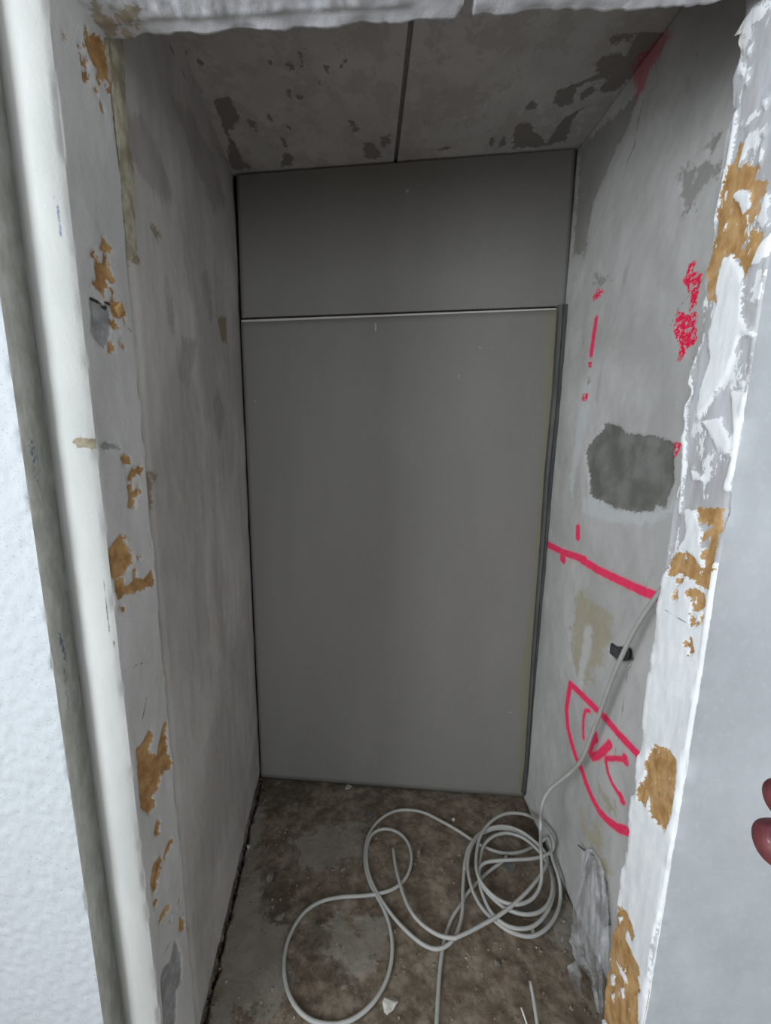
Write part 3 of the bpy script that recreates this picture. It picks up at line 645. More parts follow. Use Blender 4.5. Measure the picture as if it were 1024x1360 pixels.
stL = [.005, .003, .0035, .003, .05, 5.0]
zsL = rng(0.0, ROOM_H, .005)
wall_fl = struct(profile_wall('wall_front_left', pL, stL, zsL, fl_disp, fl_attrs, MAT['fl']))
# lump of broken brick in the reveal
def chunk(name, loc, size, mat, parent=None, seed=0, flat=.6):
    r = random.Random(seed); bm = bmesh.new(); bmesh.ops.create_icosphere(bm, subdivisions=2, radius=1.0)
    cuts_n = 13
    cuts = [Vector((r.uniform(-1, 1), r.uniform(-1, 1), r.uniform(-.6, 1))).normalized() for _ in range(cuts_n)]
    offs = [r.uniform(.32, .62) for _ in cuts]
    for v in bm.verts:
        for c, d in zip(cuts, offs):
            k = v.co.dot(c)
            if k > d: v.co -= c * (k - d)
        v.co *= 1 + r.uniform(-.07, .07)
    zmin = min(v.co.z for v in bm.verts)
    sx, sy, sz = size if isinstance(size, tuple) else (size, size * r.uniform(.6, .9), size * flat)
    for v in bm.verts: v.co = Vector((v.co.x * sx, v.co.y * sy, (v.co.z - zmin) * sz))
    me = bpy.data.meshes.new(name); bm.to_mesh(me); bm.free()
    o = link(name, me, mat, parent); o.location = tuple(loc); o.rotation_euler = (0, 0, r.uniform(0, 6.28)); return o
u0, v0 = PLR.px(*Zm(90, 280, 6.18, [(420, 820)])[0])
bc = chunk('brick_lump', PLR.w(u0, v0 - .012, -.004), (.010, .016, .018), MAT['brick'], wall_fl, 5); bc.rotation_euler = (0, .3, .1)

# right pier: reveal with peeling layers, front plaster
PRR = vplane(F2, G2)
wt = [[(x, y) for x, y in L] for L in (
    Zm(870, 180, 5.234, [(480, 850), (550, 828), (590, 905), (645, 960), (622, 1100), (622, 1300), (720, 1390), (370, 1390), (440, 1170), (428, 1080)]),
    Zm(680, 340, kr, [(830, 30), (925, 60), (892, 150), (922, 250), (885, 400), (852, 480), (800, 570), (738, 645), (738, 590), (760, 500), (790, 420), (778, 300), (830, 180)]),
    Zm(680, 340, kr, [(758, 650), (830, 640), (872, 740), (862, 802), (820, 760), (780, 690)]), Zm(680, 340, kr, [(868, 540), (945, 540), (905, 750), (862, 935), (838, 925), (880, 740)]),
    Zm(680, 340, kr, [(888, 478), (935, 500), (912, 532)]), Zm(680, 340, kr, [(708, 830), (775, 892), (720, 882)]),
    Zm(780, 620, 4.855, [(635, 280), (705, 280), (745, 400), (735, 500), (800, 540), (760, 700), (700, 590), (650, 548), (575, 535), (600, 500), (640, 450)]),
    Zm(840, 0, 5.565, [(880, 340), (895, 350), (880, 405), (862, 400)]), Zm(840, 0, 5.565, [(960, 750), (1020, 720), (1000, 790), (970, 770)]), Zm(840, 0, 5.565, [(830, 950), (860, 880), (900, 830), (945, 840), (890, 880), (860, 920)]),
    Zm(840, 0, 5.565, [(860, 1000), (950, 960), (1000, 920), (1000, 1000), (940, 1010), (910, 1090), (850, 1090)]), Zm(840, 0, 5.565, [(905, 60), (980, 20), (1020, 60), (960, 140), (880, 200), (830, 270), (830, 200)]),
    Zm(840, 0, 5.565, [(800, 420), (840, 470), (830, 555), (790, 545)]), Zm(840, 0, 5.565, [(800, 910), (825, 900), (815, 940)]), Zm(840, 0, 5.565, [(860, 520), (885, 510), (870, 600), (850, 620)]),
    Zm(870, 180, 5.234, [(620, 60), (660, 0), (700, 20), (660, 100), (600, 220), (580, 200)]), Zm(870, 180, 5.234, [(740, 60), (770, 80), (745, 215), (725, 200)]), Zm(870, 180, 5.234, [(780, 380), (810, 420), (810, 640), (760, 650), (720, 600), (750, 500)]),
    Zm(870, 180, 5.234, [(810, 680), (830, 780), (740, 880), (670, 900), (720, 780)]))]
far = [(985, 60), (908, 594), (872, 800), (850, 960), (800, 1340)]
wt.append([(878, 775), (905, 725), (960, 750), (975, 800), (940, 900), (905, 1100), (870, 1250), (850, 1420), (780, 1420), (800, 1300), (850, 960)])
fr_white = [PRR.pts(L) for L in wt]
fr_edge = [(PRR.pts([(979, 150), (962, 250), (940, 330), (925, 450), (912, 560), (905, 680)]), .004)]
fr_brown = [PRR.pts(L) for L in (
    Zm(870, 180, 5.234, [(590, 50), (632, 50), (592, 190), (572, 250), (640, 190), (682, 200), (755, 230), (700, 280), (690, 320), (782, 300), (782, 390), (722, 460), (700, 500), (742, 490), (722, 545), (645, 640), (625, 760), (600, 790), (640, 800), (660, 700), (690, 640), (770, 690), (660, 930), (620, 1015), (610, 920), (560, 830), (480, 850), (450, 980), (430, 1080), (445, 1165), (375, 1135), (365, 1000), (395, 800), (425, 700), (445, 500), (485, 330), (505, 220), (560, 190)]),
    Zm(780, 620, 4.855, [(700, 265), (800, 258), (875, 268), (872, 370), (842, 500), (832, 640), (802, 792), (760, 792), (700, 742), (690, 690), (740, 690), (760, 620), (745, 560), (790, 530), (800, 440), (740, 500), (740, 440), (800, 380), (728, 360)]),
    Zm(780, 620, 4.855, [(570, 545), (650, 545), (702, 590), (742, 660), (742, 712), (700, 742), (640, 700), (600, 682), (560, 712), (528, 692), (542, 600)]),
    Zm(780, 620, 4.855, [(578, 730), (622, 700), (634, 730), (600, 765)]), Zm(780, 620, 4.855, [(558, 830), (592, 788), (594, 862), (563, 862)]), Zm(780, 620, 4.855, [(648, 800), (700, 778), (772, 820), (772, 902), (730, 935), (678, 922), (702, 880), (650, 830)]),
    Zm(780, 620, 4.855, [(676, 955), (716, 970), (695, 1005), (740, 990), (750, 930), (762, 935), (752, 1005), (690, 1028), (672, 1010)]), Zm(780, 620, 4.855, [(638, 1130), (680, 1110), (694, 1190), (660, 1215), (675, 1170), (640, 1160)]),
    [(861, 1000), (872, 990), (890, 996), (900, 1012), (898, 1045), (891, 1085), (883, 1105), (872, 1090), (864, 1080), (862, 1058), (858, 1072), (849, 1062), (847, 1045), (858, 1030)],
    Zm(730, 1110, 5.44, [(500, 515), (562, 545), (622, 710), (602, 762), (560, 680), (550, 740), (600, 840), (652, 950), (662, 1000), (642, 1010), (664, 1120), (645, 1150), (645, 1400), (370, 1400), (380, 1330), (380, 1170), (405, 1000), (445, 850), (465, 650)]))]
fr_top = [PRR.pts(L) for L in (Zm(870, 180, 5.234, [(548, 430), (560, 400), (620, 368), (672, 390), (672, 500), (620, 542), (590, 470)]), Zm(870, 180, 5.234, [(480, 660), (505, 600), (500, 640), (485, 670)]),
    Zm(730, 1110, 5.44, [(500, 588), (527, 588), (512, 642)]), Zm(730, 1110, 5.44, [(448, 1010), (482, 998), (482, 1080), (455, 1084)]), Zm(730, 1110, 5.44, [(488, 895), (512, 930), (562, 1000), (572, 1084), (530, 1010)]),
    Zm(730, 1110, 5.44, [(518, 1100), (552, 1100), (542, 1205)]), Zm(730, 1110, 5.44, [(448, 1150), (478, 1138), (466, 1205)]), Zm(730, 1110, 5.44, [(640, 1130), (680, 1150), (660, 1300), (640, 1380), (640, 1250)]), Zm(730, 1110, 5.44, [(362, 1320), (395, 1330), (440, 1390), (362, 1390)]))]
fr_crack = [(PRR.pts(Zm(780, 620, 4.855, [(525, 925), (580, 965), (660, 1005)])), .0012)]
def fr_attrs(SEG, SS, ZZ):
    sel = lambda mp: fl_lookup(SEG, SS, ZZ, mp)
    return dict(brown=sel([(1, fr_brown, [])]), white=sel([(1, fr_white, fr_edge)]), whitetop=sel([(1, fr_top, [])]), crack=sel([(1, [], fr_crack)]))
def fr_disp(SEG, SS, ZZ):
    h = .0012 * fbm(SS * 24, ZZ * 24, 3, 61) + .003 * fbm(SS * 4, ZZ * 3, 2, 62)
    rv = (SEG >= 1) & (SEG < 2)
    wh = field(SS, ZZ, fr_white, fr_edge).reshape(SEG.shape); br = field(SS, ZZ, fr_brown).reshape(SEG.shape); tp = field(SS, ZZ, fr_top).reshape(SEG.shape)
    hb = .0035 * (1 - sstep(wh + .004 * fbm(SS * 60, ZZ * 60, 3, 66), -.0025, .0025)); hb = np.where(br < .002, hb * sstep(br, -.002, .002) - .003 * (1 - sstep(br, -.002, .002)), hb)
    hb = np.maximum(hb, .003 * (1 - sstep(tp, -.002, .002)))
    rel = .0018 * fbm(SS * 40, ZZ * 12, 4, 63) + .004 * fbm(SS * 9, ZZ * 5, 3, 64)
    h = np.where(rv, rel + hb, h)
    for i, amp in ((1, .012), (2, .016)):
        dist = np.where(SEG < 2, np.abs(SEG - i) * .118, SS + (.118 if i == 1 else 0)); dist = np.where(SEG < 1, (1 - SEG) * 1.45 + (.118 if i == 2 else 0), dist); fall = np.exp(-(dist / .006) ** 2)
        h = h + fall * amp * np.minimum(.15, fbm(ZZ * 18, ZZ * 0 + i * 3.7, 5, 65 + i))
    return h
pRr = [(2.02, F2[1] + (2.02 - F2[0]) * -.14), F2, G2, (2.02, G2[1] + (2.02 - G2[0]) * -.14)]
stR = [.05, .0028, .012, 5.0]
wall_fr = struct(profile_wall('wall_front_right', pRr, stR, rng(0, ROOM_H, .0045), fr_disp, fr_attrs, MAT['fr']))

# lintel over the opening
PU = Plane((B2[0] - .06, B2[1] + .0084, LINT), (E[0], E[1], 0), NN)       # N = E x NN points down
PU = Plane(PU.P, PU.U, PU.V)
if PU.N[2] > 0: PU.N = -PU.N
Lu = 1.11
notch = [PU.pts([(622, -40), (632, -40), (628, 0), (622, 30), (620, 48), (618, 60), (604, 60), (606, 44), (608, 25), (618, 8)])]
tanl = [PU.pts(Zm(0, 0, 3.0118, [(370, 60), (440, 20), (540, 30), (560, 60), (520, 90), (500, 140), (440, 140), (400, 110)]))]
rough_l = lambda u: 1 - sstep(u, .52, .56)
def lin_disp(u, v):
    no = field(u, v, notch).reshape(u.shape)
    ridge = .010 * fbm(u * 40, v * 16, 4, 71) * sstep(v, .018, .035)
    h = (.005 * fbm(u * 9, v * 9, 3, 72) + .0015 * fbm(u * 60, v * 60, 3, 73)) + ridge * (rough_l(u) * .8 + .25) + .004 * sstep(v, .016, .03) * rough_l(u)
    h = h + .010 * np.exp(-(v / .010) ** 2) * np.minimum(.1, fbm(u * 22, u * 0 + 2.2, 5, 74))
    h = h - .016 * np.exp(-(((u - .10) / .02) ** 2)) * np.exp(-(v / .012) ** 2) * 0
    return h - .05 * (1 - sstep(no, -.004, .003))
def lin_warp(u, v): return u, v + .006 * np.exp(-(v / .006) ** 2) * fbm(u * 30, u * 0, 4, 75)
lintel = struct(solid_grid('wall_front_top', PU, rng(0, Lu, .004), rng(0, .122, .0035), lin_disp, lambda u, v: dict(notch=field(u, v, notch), tanm=field(u, v, tanl)), MAT['lintel'], ROOM_H - LINT, None, lin_warp))
# flip if needed handled by recalculation below
# white filler lump in the right corner under the lintel
u0, v0 = PRR.px(990, 36)
fo = chunk('filler_lump', PRR.w(u0, v0 - .004, -.004), (.016, .026, .018), MAT['fill'], lintel, 11, .9); fo.rotation_euler = (0, 0, .1)
for o in (lintel, floor, ceiling):
    bm = bmesh.new(); bm.from_mesh(o.data); bmesh.ops.recalc_face_normals(bm, faces=bm.faces); bm.to_mesh(o.data); bm.free()

# ---- the room the photographer stands in ------------------------------------
x0, x1, y0 = -2.0, 2.0, -2.6
struct(box_part('ceiling_room', (x0 - .1, y0 - .1, ROOM_H), (x1 + .1, 1.7, ROOM_H + .1), MAT['roomceil']))
struct(box_part('wall_room_right', (x1, y0, 0), (x1 + .1, .6, ROOM_H), MAT['roomwall']))
def pierced(name, boxes):
    bm = bmesh.new()
    for lo_, hi_ in boxes:
        r = bmesh.ops.create_cube(bm, size=1.0)
        for v in r['verts']: v.co = Vector([(lo_[i] + hi_[i]) / 2 + v.co[i] * (hi_[i] - lo_[i]) for i in range(3)])
    me = bpy.data.meshes.new(name); bm.to_mesh(me); bm.free(); return struct(link(name, me, MAT['roomwall']))
ya, yb, za, zb = WIN['y0'], WIN['y1'], WIN['z0'], WIN['z1']; xa, xb = FILL_WIN['x0'], FILL_WIN['x1']
pierced('wall_room_left', (((x0 - .12, y0, 0), (x0, ya, ROOM_H)), ((x0 - .12, yb, 0), (x0, .9, ROOM_H)), ((x0 - .12, ya, 0), (x0, yb, za)), ((x0 - .12, ya, zb), (x0, yb, ROOM_H))))
pierced('wall_rear', (((x0 - .12, y0 - .12, 0), (xa, y0, ROOM_H)), ((xb, y0 - .12, 0), (x1 + .1, y0, ROOM_H)), ((xa, y0 - .12, 0), (xb, y0, FILL_WIN['z0'])), ((xa, y0 - .12, FILL_WIN['z1']), (xb, y0, ROOM_H))))
def window(name, P, U, L, H):
    """frame bars round an opening of width L and height H, origin P, along U"""
    win = struct(empty(name, P)); U = np.array(U, float); Nn = np.array((U[1], -U[0], 0))
    for a0, a1, c0, c1 in ((0, L, 0, .06), (0, L, H - .06, H), (0, .06, .06, H - .06), (L - .06, L, .06, H - .06), (L / 2 - .03, L / 2 + .03, .06, H - .06)):
        p = U * a0 + Nn * -.025; q_ = U * a1 + Nn * .025
        o = box_part('window_frame', np.minimum(p, q_) + (0, 0, c0), np.maximum(p, q_) + (0, 0, c1), MAT['frame'], win, .004)
window('window_1', (x0 - .075, ya, WIN['z0']), (0, 1, 0), yb - ya, WIN['z1'] - WIN['z0'])
window('window_added', (xa, y0 - .075, FILL_WIN['z0']), (1, 0, 0), xb - xa, FILL_WIN['z1'] - FILL_WIN['z0'])  # frame round the added rear opening for the fill light

# ------------------------------------------------------------------ things in the niche
def fz(L, z=.006): return [np.array((*PF.px(x, y), z)) for x, y in L]
def pz(x, y, z):                                   # the point over the floor at height z seen at a pixel
    r = ray(x, y); t = (z - CAM[2]) / r[2]; return CAM + t * r
def zc(L): return Zm(600, 1060, 6.4, L)
R = .0056
def lay(L, za_, zb_=None):
    zb_ = za_ if zb_ is None else zb_; n = max(1, len(L) - 1)
    return [pz(x, y, za_ + (zb_ - za_) * i / n) for i, (x, y) in enumerate(L)]
PX = Plane((0.690, 1.4, 0), (0, -1, 0), (0, 0, 1))                       # just in front of the right wall
hang = []
for x, y, dx in ((899, 748, .690), (886, 772, .686), (862, 806, .680), (842, 838, .672), (822, 880, .668), (806, 920, .670), (795, 952, .674), (785, 978, .675), (776, 1002, .672), (764, 1020, .672), (748, 1034, .655), (732, 1047, .635), (722, 1062, .615), (718.5, 1080, .595), (718, 1100, .575)):
    P_ = Plane((dx, 1.4, 0), (0, -1, 0), (0, 0, 1)); hang.append(P_.w(*P_.px(x, y)))
for (x, y), z in zip(zc([(757, 400), (760, 500), (763, 600), (762, 700), (735, 790), (680, 860)]), (.16, .12, .09, .06, .048, .042)): hang.append(pz(x, y, z))
path = list(hang)
path += lay(zc([(600, 898), (530, 905), (440, 885), (360, 838), (290, 770), (235, 690), (208, 600), (210, 470), (238, 335), (290, 245), (370, 172), (460, 132), (560, 127), (650, 147), (740, 197), (810, 265), (858, 340), (868, 400), (845, 455), (790, 492)]), .042, .040)
path += lay(zc([(700, 512), (620, 520), (500, 525), (380, 532), (290, 545), (240, 580), (225, 650), (270, 760), (390, 890), (500, 958), (630, 990), (740, 970), (815, 905), (855, 790), (850, 670), (815, 560), (730, 440), (620, 345), (490, 298), (380, 312), (295, 370), (252, 450), (238, 560)]), .036, .026)
path += lay(zc([(232, 680), (255, 800), (320, 950), (390, 1030), (480, 1090), (590, 1112), (700, 1085), (800, 985), (858, 850), (866, 720), (835, 580), (760, 450), (660, 350), (520, 280), (400, 258), (300, 282), (215, 335), (160, 430), (135, 560), (152, 700), (195, 830), (265, 945), (350, 1030), (450, 1110), (560, 1160), (680, 1176), (800, 1115), (890, 990), (925, 840), (912, 680), (868, 560), (845, 480), (842, 400), (822, 335)]), .027, .016)
path += lay(zc([(780, 355), (720, 398), (610, 452), (500, 470), (400, 460), (310, 430), (240, 395), (160, 348), (60, 280)]), .012, .0075)
k4 = 3.9385
path += lay(Zm(360, 1050, k4, [(900, 165), (800, 115), (700, 100), (620, 118), (550, 170), (505, 245), (490, 340), (500, 430), (530, 510), (575, 590), (610, 670), (632, 770), (632, 880), (605, 990), (550, 1090), (470, 1170), (380, 1215), (290, 1222), (190, 1190), (110, 1100), (72, 980), (72, 850), (105, 740), (170, 640), (260, 580), (370, 556), (480, 550), (580, 535), (660, 503), (715, 440), (735, 350), (715, 270), (660, 215), (590, 200), (530, 225), (503, 290), (500, 370), (520, 460), (570, 560), (640, 660), (720, 745)]), .006, .0075)
path += [pz(x, y, z) for (x, y), z in zip(Zm(360, 1050, k4, [(800, 808), (870, 830), (930, 805), (975, 740), (1000, 640), (1003, 520), (1010, 400)]), (.012, .019, .020, .019, .018, .018, .018))]
path += lay(zc([(105, 640), (108, 560), (140, 430), (200, 335), (270, 280), (350, 247), (430, 238), (520, 252), (620, 300), (720, 380), (790, 450)]), .018, .036)
path += lay(zc([(815, 520), (790, 600), (740, 675), (650, 785), (560, 872), (480, 940), (380, 1010), (250, 1082), (120, 1150), (20, 1192)]), .054, .034)
path += lay(Zm(360, 1050, k4, [(970, 772), (900, 765), (830, 730), (760, 670), (710, 590), (675, 490), (650, 390), (638, 300)]), .033, .009)
path = [CAM + (p - CAM) * min(1.0, .693 / max(p[0], 1e-3)) for p in path]     # where the coil meets the wall it leans up against it
main = tube('cable', path, R, MAT['cable'], None, .008, 10)
tag(main, 'long light grey cable hanging by the right wall and coiled on the floor', 'cable')
end = path[-1]; d_ = nrm(path[-1] - path[-2])
tube('cable_core', [end - d_ * .002, end + d_ * .006], .003, MAT['copper'], main, smoothpts=False)
p2 = [pz(x, y, .0056) for x, y in Zm(360, 1050, k4, [(850, 1420), (860, 1300), (868, 1180), (878, 1000), (892, 860), (910, 770), (950, 660), (1010, 575)])] + [pz(x, y, z) for (x, y), z in zip(zc([(100, 850), (220, 712), (330, 612), (430, 540), (468, 494)]), (.0055, .0058, .008, .010, .013))]
cab2 = tube('cable', p2, R, MAT['cable'], None, .008, 10)
tag(cab2, 'straighter grey cable running from the front edge under the coil to a cut end', 'cable')
tube('cable_core', [p2[-1], p2[-1] + nrm(p2[-1] - p2[-2]) * .006], .003, MAT['copper'], cab2, smoothpts=False)
p3 = [pz(722, 1420, .006), pz(717, 1385, .007), pz(713, 1358, .012), pz(709, 1330, .022), pz(704, 1303, .036)]
cab3 = tube('cable', p3, .0045, MAT['cable'], None, .008, 10)
tag(cab3, 'short grey cable stub standing up from the floor at the front edge', 'cable')
p4 = [pz(712, 1400, .004), pz(703, 1370, .004), pz(697, 1352, .007), pz(692, 1338, .014)]
wr_ = tube('wire', p4, .0022, MAT['wire'], None, .006, 8); tag(wr_, 'thin white wire end beside the short cable stub', 'wire')

# ---- crumpled film hanging from the hole at the foot of the right wall
rows = [(1128, 777, 788), (1150, 772, 800), (1175, 766, 805), (1200, 763, 808), (1225, 760, 809), (1250, 757, 808), (1275, 764, 807), (1300, 784, 806), (1325, 790, 803), (1345, 795, 801)]
nu_, nv_ = 46, 120
ry = np.array([r[0] for r in rows]); rl = np.array([r[1] for r in rows], float); rr = np.array([r[2] for r in rows], float)
G = np.zeros((nu_, nv_, 3))
for j in range(nv_):
    t = j / (nv_ - 1); y = ry[0] + t * (ry[-1] - ry[0]); xl = np.interp(y, ry, rl) + 3 * vnoise(y * .11, 3.3, 2); xr_ = np.interp(y, ry, rr) + 2 * vnoise(y * .12, 8.3, 3)
    for i in range(nu_):
        a = i / (nu_ - 1); x = xl + a * (xr_ - xl)
        bul = .034 * math.sin(math.pi * min(1, max(0, a))) * sstep(t, 0, .2)
        fold = .022 * fbm(a * 2.6 + t * 1.2, t * 1.6, 3, 81) + .006 * vnoise(a * 9 + 2 * t, t * 3.5, 83)
        dx = .712 - bul * .8 - fold - .012
        P_ = Plane((dx, 1.4, 0), (0, -1, 0), (0, 0, 1)); q_ = P_.w(*P_.px(x, y))
        if q_[2] < .012:
            q_ = pz(x, y, .012 + .012 * (fbm(a * 6, t * 9, 3, 84) + .5))
        G[i, j] = q_
fb = NB('clear_film'); fb.bsdf.inputs['Base Color'].default_value = (.97, .98, 1.0, 1); fb.bsdf.inputs['Roughness'].default_value = .16
fb.bsdf.inputs['Specular IOR Level'].default_value = .9; fb.bsdf.inputs['IOR'].default_value = 1.55
fb.l(fb.ramp(fb.noise(30, 4, .6, (1, 1, .3), 2.0), .36, .64, .20, .60), fb.bsdf.inputs['Alpha'])
_b = fb.n('ShaderNodeBump'); _b.inputs['Distance'].default_value = .004; _b.inputs['Strength'].default_value = .5
fb.l(fb.noise(32, 3, .5, (1, 1, .4), 5.0), _b.inputs['Height']); fb.l(_b.outputs[0], fb.bsdf.inputs['Normal'])
_tl = fb.n('ShaderNodeBsdfTranslucent'); _tl.inputs['Color'].default_value = (.9, .92, .95, 1)
_tr = fb.n('ShaderNodeBsdfTransparent'); _m1 = fb.n('ShaderNodeMixShader'); _m1.inputs[0].default_value = .75
fb.l(_tl.outputs[0], _m1.inputs[1]); fb.l(_tr.outputs[0], _m1.inputs[2])
_m2 = fb.n('ShaderNodeMixShader'); _m2.inputs[0].default_value = .25; fb.l(fb.bsdf.outputs[0], _m2.inputs[1]); fb.l(_m1.outputs[0], _m2.inputs[2])
fb.l(_m2.outputs[0], fb.t.nodes['Material Output'].inputs['Surface'])
I = np.arange(nu_ * nv_).reshape(nu_, nv_)
film = link('plastic_film', raw_mesh('plastic_film', G.reshape(-1, 3), np.stack([I[:-1, :-1], I[1:, :-1], I[1:, 1:], I[:-1, 1:]], -1).reshape(-1, 4)), fb.m)
tag(film, 'crumpled clear plastic film hanging from the hole low in the right wall', 'plastic film')
def ribbon(name, pts, wdt, parent):
    P = np.array(pts); n = len(P); T = np.gradient(P, axis=0); S = np.cross(T, (0.5, .6, .6)); S /= np.linalg.norm(S, axis=1)[:, None]
    k = np.array([wdt * (.35 + .9 * abs(math.sin(1.3 + 2.6 * i / n))) for i in range(n)])[:, None]
    V = np.concatenate([P - S * k, P + S * k + .003 * np.sin(np.arange(n) * 1.7)[:, None] * np.array((0, 0, 1))]); J = np.arange(n)
    return link(name, raw_mesh(name, V, np.stack([J[:-1], J[1:], J[1:] + n, J[:-1] + n], -1)), fb.m, parent)
ribbon('torn_strip', [pz(x, y, z) for x, y, z in ((772, 1262, .05), (765, 1275, .03), (763, 1290, .018), (764, 1305, .014), (769, 1318, .012), (777, 1330, .012), (788, 1338, .012), (798, 1344, .012))], .018, film)
ribbon('torn_strip', [pz(x, y, z) for x, y, z in ((768, 1225, .06), (756, 1232, .045), (747, 1243, .03), (746, 1250, .02), (753, 1258, .016), (762, 1266, .016), (770, 1272, .016))], .014, film)
u0, v0 = PR.px(778, 1126)
tube('wire_end', [PR.w(*PR.px(786, 1137), -.01), PR.w(*PR.px(782, 1131), .008), PR.w(*PR.px(776, 1122), .020)], .0022, MAT['blackbox'], wall_right)
# broken socket in the right wall
u0, v0 = PR.px(818, 866)
bx_ = box_part('socket_box', (-.024, -.018, -.02), (.024, .018, .012), MAT['blackbox'], wall_right, .004)
bx_.matrix_world = Matrix([[PR.U[0], PR.V[0], PR.N[0], 0], [PR.U[1], PR.V[1], PR.N[1], 0], [PR.U[2], PR.V[2], PR.N[2], 0], [0, 0, 0, 1]]); bx_.location = PR.w(u0, v0, -.008).tolist()
th = np.linspace(-1.6, 1.6, 14); u1, v1 = PR.px(832, 866)
tube('socket_ring', [PR.w(u1 + .014 * math.cos(t), v1 + .018 * math.sin(t), .004) for t in th], .0025, MAT['blackbox'], wall_right, .004, 8)
chunk('plaster_lump', PR.w(*PR.px(836, 884), -.004), (.010, .022, .010), MAT['fill'], wall_right, 4)

# ---- rubble on the floor
def piece(px, size, mat, label, cat, seed, flat=.5, name='plaster_chip', group=None):
    p = pz(px[0], px[1], -.003); o = chunk(name, p, size * 1.5, mat, None, seed, flat); tag(o, label, cat, group); return o
piece((518, 1342), .022, MAT['chip'], 'largest pale plaster chip, on the floor right of the big cable loop', 'chip', 31)
piece((373, 1222), .020, MAT['chipd'], 'grey mortar chip near the left wall just outside the big cable loop', 'chip', 32)
piece((357, 1168), .018, MAT['chipd'], 'rough dark mortar chip with pale edge, further back near the left wall', 'chip', 33, .8)
piece((463, 1047), .015, MAT['chip'], 'small pale chip against the foot of the back panel', 'chip', 34)
piece((556, 1135), .014, MAT['chipd'], 'small dark chip right of the small cable loop', 'chip', 35, .8)
piece((621, 1128), .010, MAT['chipd'], 'tiny grey chip at the left rim of the cable coil', 'chip', 36, .7)
piece((602, 1091), .008, MAT['chip'], 'tiny pale chip touching the cable behind the coil', 'chip', 37, .9)
piece((660, 1281), .012, MAT['chipd'], 'small grey chip in front of the cable coil', 'chip', 38)
piece((706, 1237), .012, MAT['chip'], 'small pale chip inside the lower rim of the coil', 'chip', 39)
piece((330, 1127), .010, MAT['chip'], 'tiny pale crumb at the foot of the left wall', 'chip', 40)
piece((751, 1192), .012, MAT['stone'], 'small round pebble between coil and right wall', 'stone', 41, .7, 'pebble')
def disc(px, r, label, seed):
    bm = bmesh.new(); rr_ = random.Random(seed); n = 22
    top = []; bot = []
    for i in range(n):
        a = 2 * math.pi * i / n; k = r * (1 + rr_.uniform(-.06, .06))
        bot.append(bm.verts.new((k * math.cos(a), k * .85 * math.sin(a), -.004))); top.append(bm.verts.new((k * .93 * math.cos(a), k * .8 * math.sin(a), .006)))
    bm.faces.new(top); bm.faces.new(bot[::-1])
    for i in range(n): bm.faces.new((bot[i], bot[(i + 1) % n], top[(i + 1) % n], top[i]))
    me = bpy.data.meshes.new('flat_stone'); bm.to_mesh(me); bm.free()
    o = link('flat_stone', me, MAT['stone']); p = pz(px[0], px[1], 0); o.location = (p[0], p[1], 0.0); tag(o, label, 'stone'); return o
disc((676, 1149), .027, 'round flat grey stone in the middle of the cable coil', 1)
disc((490, 1083), .015, 'small round grey stone flush with the floor behind the small cable loop', 2)
# grit
rg = np.random.default_rng(5); N = 4200
gx = rg.uniform(-.40, .70, N); gy = rg.uniform(.62, 1.48, N)
keep = (fbm(gx * 6, gy * 6, 3, 91) + rg.uniform(-.5, .5, N) > .0) | (gx < -.36)
cp = np.array(path + p2 + p3 + p4); cp = np.concatenate([cp[:-1] * (1 - t) + cp[1:] * t for t in np.linspace(0, 1, 8)]); cp = cp[cp[:, 2] < .03]
for k0 in range(0, N, 200):
    dd = np.hypot(gx[k0:k0 + 200, None] - cp[None, :, 0], gy[k0:k0 + 200, None] - cp[None, :, 1]).min(1); keep[k0:k0 + 200] &= dd > .014
gx = gx[keep]; gy = gy[keep]; N = len(gx); gs = .0008 + .0050 * rg.random(N) ** 4
T4 = np.array([(1, 1, 1), (1, -1, -1), (-1, 1, -1), (-1, -1, 1)], float) * .8
VV = []; FF = []
for i in range(N):
    Rm = np.linalg.qr(rg.normal(size=(3, 3)))[0]
    VV.append(T4 @ Rm * gs[i] * (1, 1, .7) + (gx[i], gy[i], gs[i] * .3 - .002)); b_ = i * 4
    FF += [(b_, b_ + 1, b_ + 2), (b_, b_ + 3, b_ + 1), (b_, b_ + 2, b_ + 3), (b_ + 1, b_ + 3, b_ + 2)]
grit = link('grit', raw_mesh('grit', np.concatenate(VV), FF, smooth=False), m_plain('grit_mixed', s2l((74, 66, 56)), s2l((176, 168, 152)), 260))
grit['kind'] = 'stuff'; tag(grit, 'fine crumbs of plaster and dirt scattered over the concrete floor', 'grit')

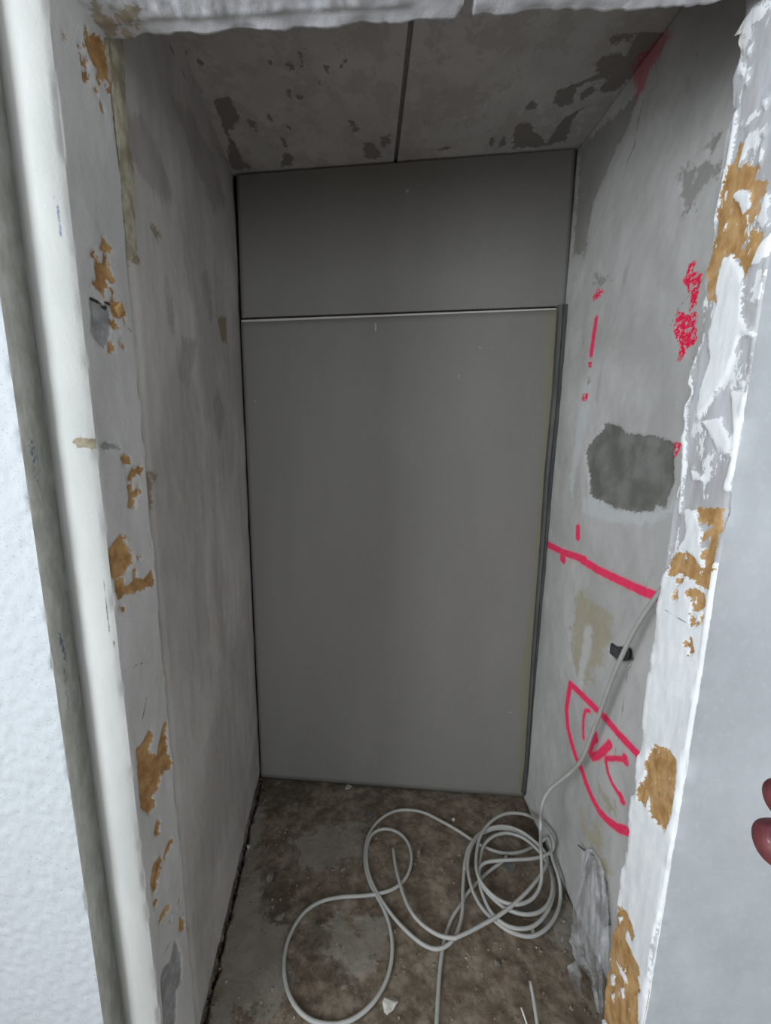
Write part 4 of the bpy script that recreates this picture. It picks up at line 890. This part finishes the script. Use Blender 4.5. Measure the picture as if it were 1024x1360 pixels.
# ---- fingertips of the photographer at the right edge of the view
def cw(x, y, z): return CAM + ROT @ np.array((x, y, z))
def hand():
    vs = []; es = []; rad = []
    def add(p, r, prev=None):
        vs.append(tuple(cw(*p))); rad.append(r); i = len(vs) - 1
        if prev is not None: es.append((prev, i))
        return i
    wrist = add((.345, -.20, -.120), .026); palm = add((.300, -.172, -.135), .030, wrist)
    fore = add((.45, -.30, -.06), .034, wrist); add((.56, -.40, -.01), .040, fore)
    tips = []
    for name, tip, pip, mcp, r in (('index', (.1712, -.1240, -.165), (.215, -.118, -.150), (.258, -.135, -.138), .0074),
                                   ('middle', (.1672, -.1425, -.165), (.217, -.142, -.147), (.258, -.155, -.135), .0080),
                                   ('ring', (.1830, -.1640, -.163), (.222, -.165, -.147), (.260, -.175, -.134), .0076),
                                   ('little', (.2020, -.1850, -.160), (.232, -.187, -.148), (.264, -.194, -.134), .0066),
                                   ('thumb', (.2300, -.0950, -.120), (.258, -.105, -.115), (.290, -.135, -.120), .0095)):
        tip, pip, mcp = map(np.array, (tip, pip, mcp))
        ax = nrm(tip - pip); q = r * 1.3
        k = add(mcp, .0165, palm); p_ = add(pip, q * 1.12, k); d_ = add((tip + pip) / 2 + np.array((0, 0, .002)), q * 1.05, p_); c_ = add(tip - ax * .002, q * 1.02, d_); t_ = add(tip + ax * r * .95, q * .74, c_)
        tips.append((tip, pip, r))
    me = bpy.data.meshes.new('person'); me.from_pydata(vs, es, []); o = link('person', me)
    sk = o.modifiers.new('skin', 'SKIN'); sk.use_smooth_shade = True
    sv = me.skin_vertices[0].data
    for i, r in enumerate(rad): sv[i].radius = (r, r)
    sv[0].use_root = True
    sb = o.modifiers.new('sub', 'SUBSURF'); sb.levels = 3; sb.render_levels = 3
    dg = bpy.context.evaluated_depsgraph_get(); dg.update()
    me2 = bpy.data.meshes.new_from_object(o.evaluated_get(dg)); o.modifiers.clear(); o.data = me2
    skin = m_plain('skin', s2l((112, 58, 60)), s2l((86, 40, 44)), 120, .45, .0006, 300, .5); me2.materials.clear(); me2.materials.append(skin)
    for p in me2.polygons: p.use_smooth = True
    nail = m_plain('nail', s2l((84, 32, 40)), s2l((118, 66, 74)), 200, .22, spec=.6, stretch=(1, .2, 1))
    for tip, pip, r in tips[:4]:
        up0 = np.array((0, .75, .8)); ax = nrm(pip - tip); up = nrm(up0 - ax * ax.dot(up0)); sd = np.cross(ax, up)
        n1, n2 = 13, 9; Vn = []
        for a in range(n1):
            q = a / (n1 - 1)
            for b in range(n2):
                s_ = q * .012 - r * .62; wd = 1.0 * (1 - abs(2 * min(q, .5) - 1) ** 2.2) ** .5 if q < .5 else 1.0
                an = (b / (n2 - 1) - .5) * 2 * .78 * max(wd, .05); rr_ = r * (1.06 if q > .25 else .86 + .8 * q)
                Vn.append(cw(*(tip + ax * s_ + up * rr_ * math.cos(an) + sd * rr_ * math.sin(an))))
        I = np.arange(n1 * n2).reshape(n1, n2)
        link('fingernail', raw_mesh('fingernail', Vn, np.stack([I[:-1, :-1], I[1:, :-1], I[1:, 1:], I[:-1, 1:]], -1).reshape(-1, 4)), nail, o)
    tag(o, 'person whose two reddish fingertips show at the right frame edge', 'person')
hand()
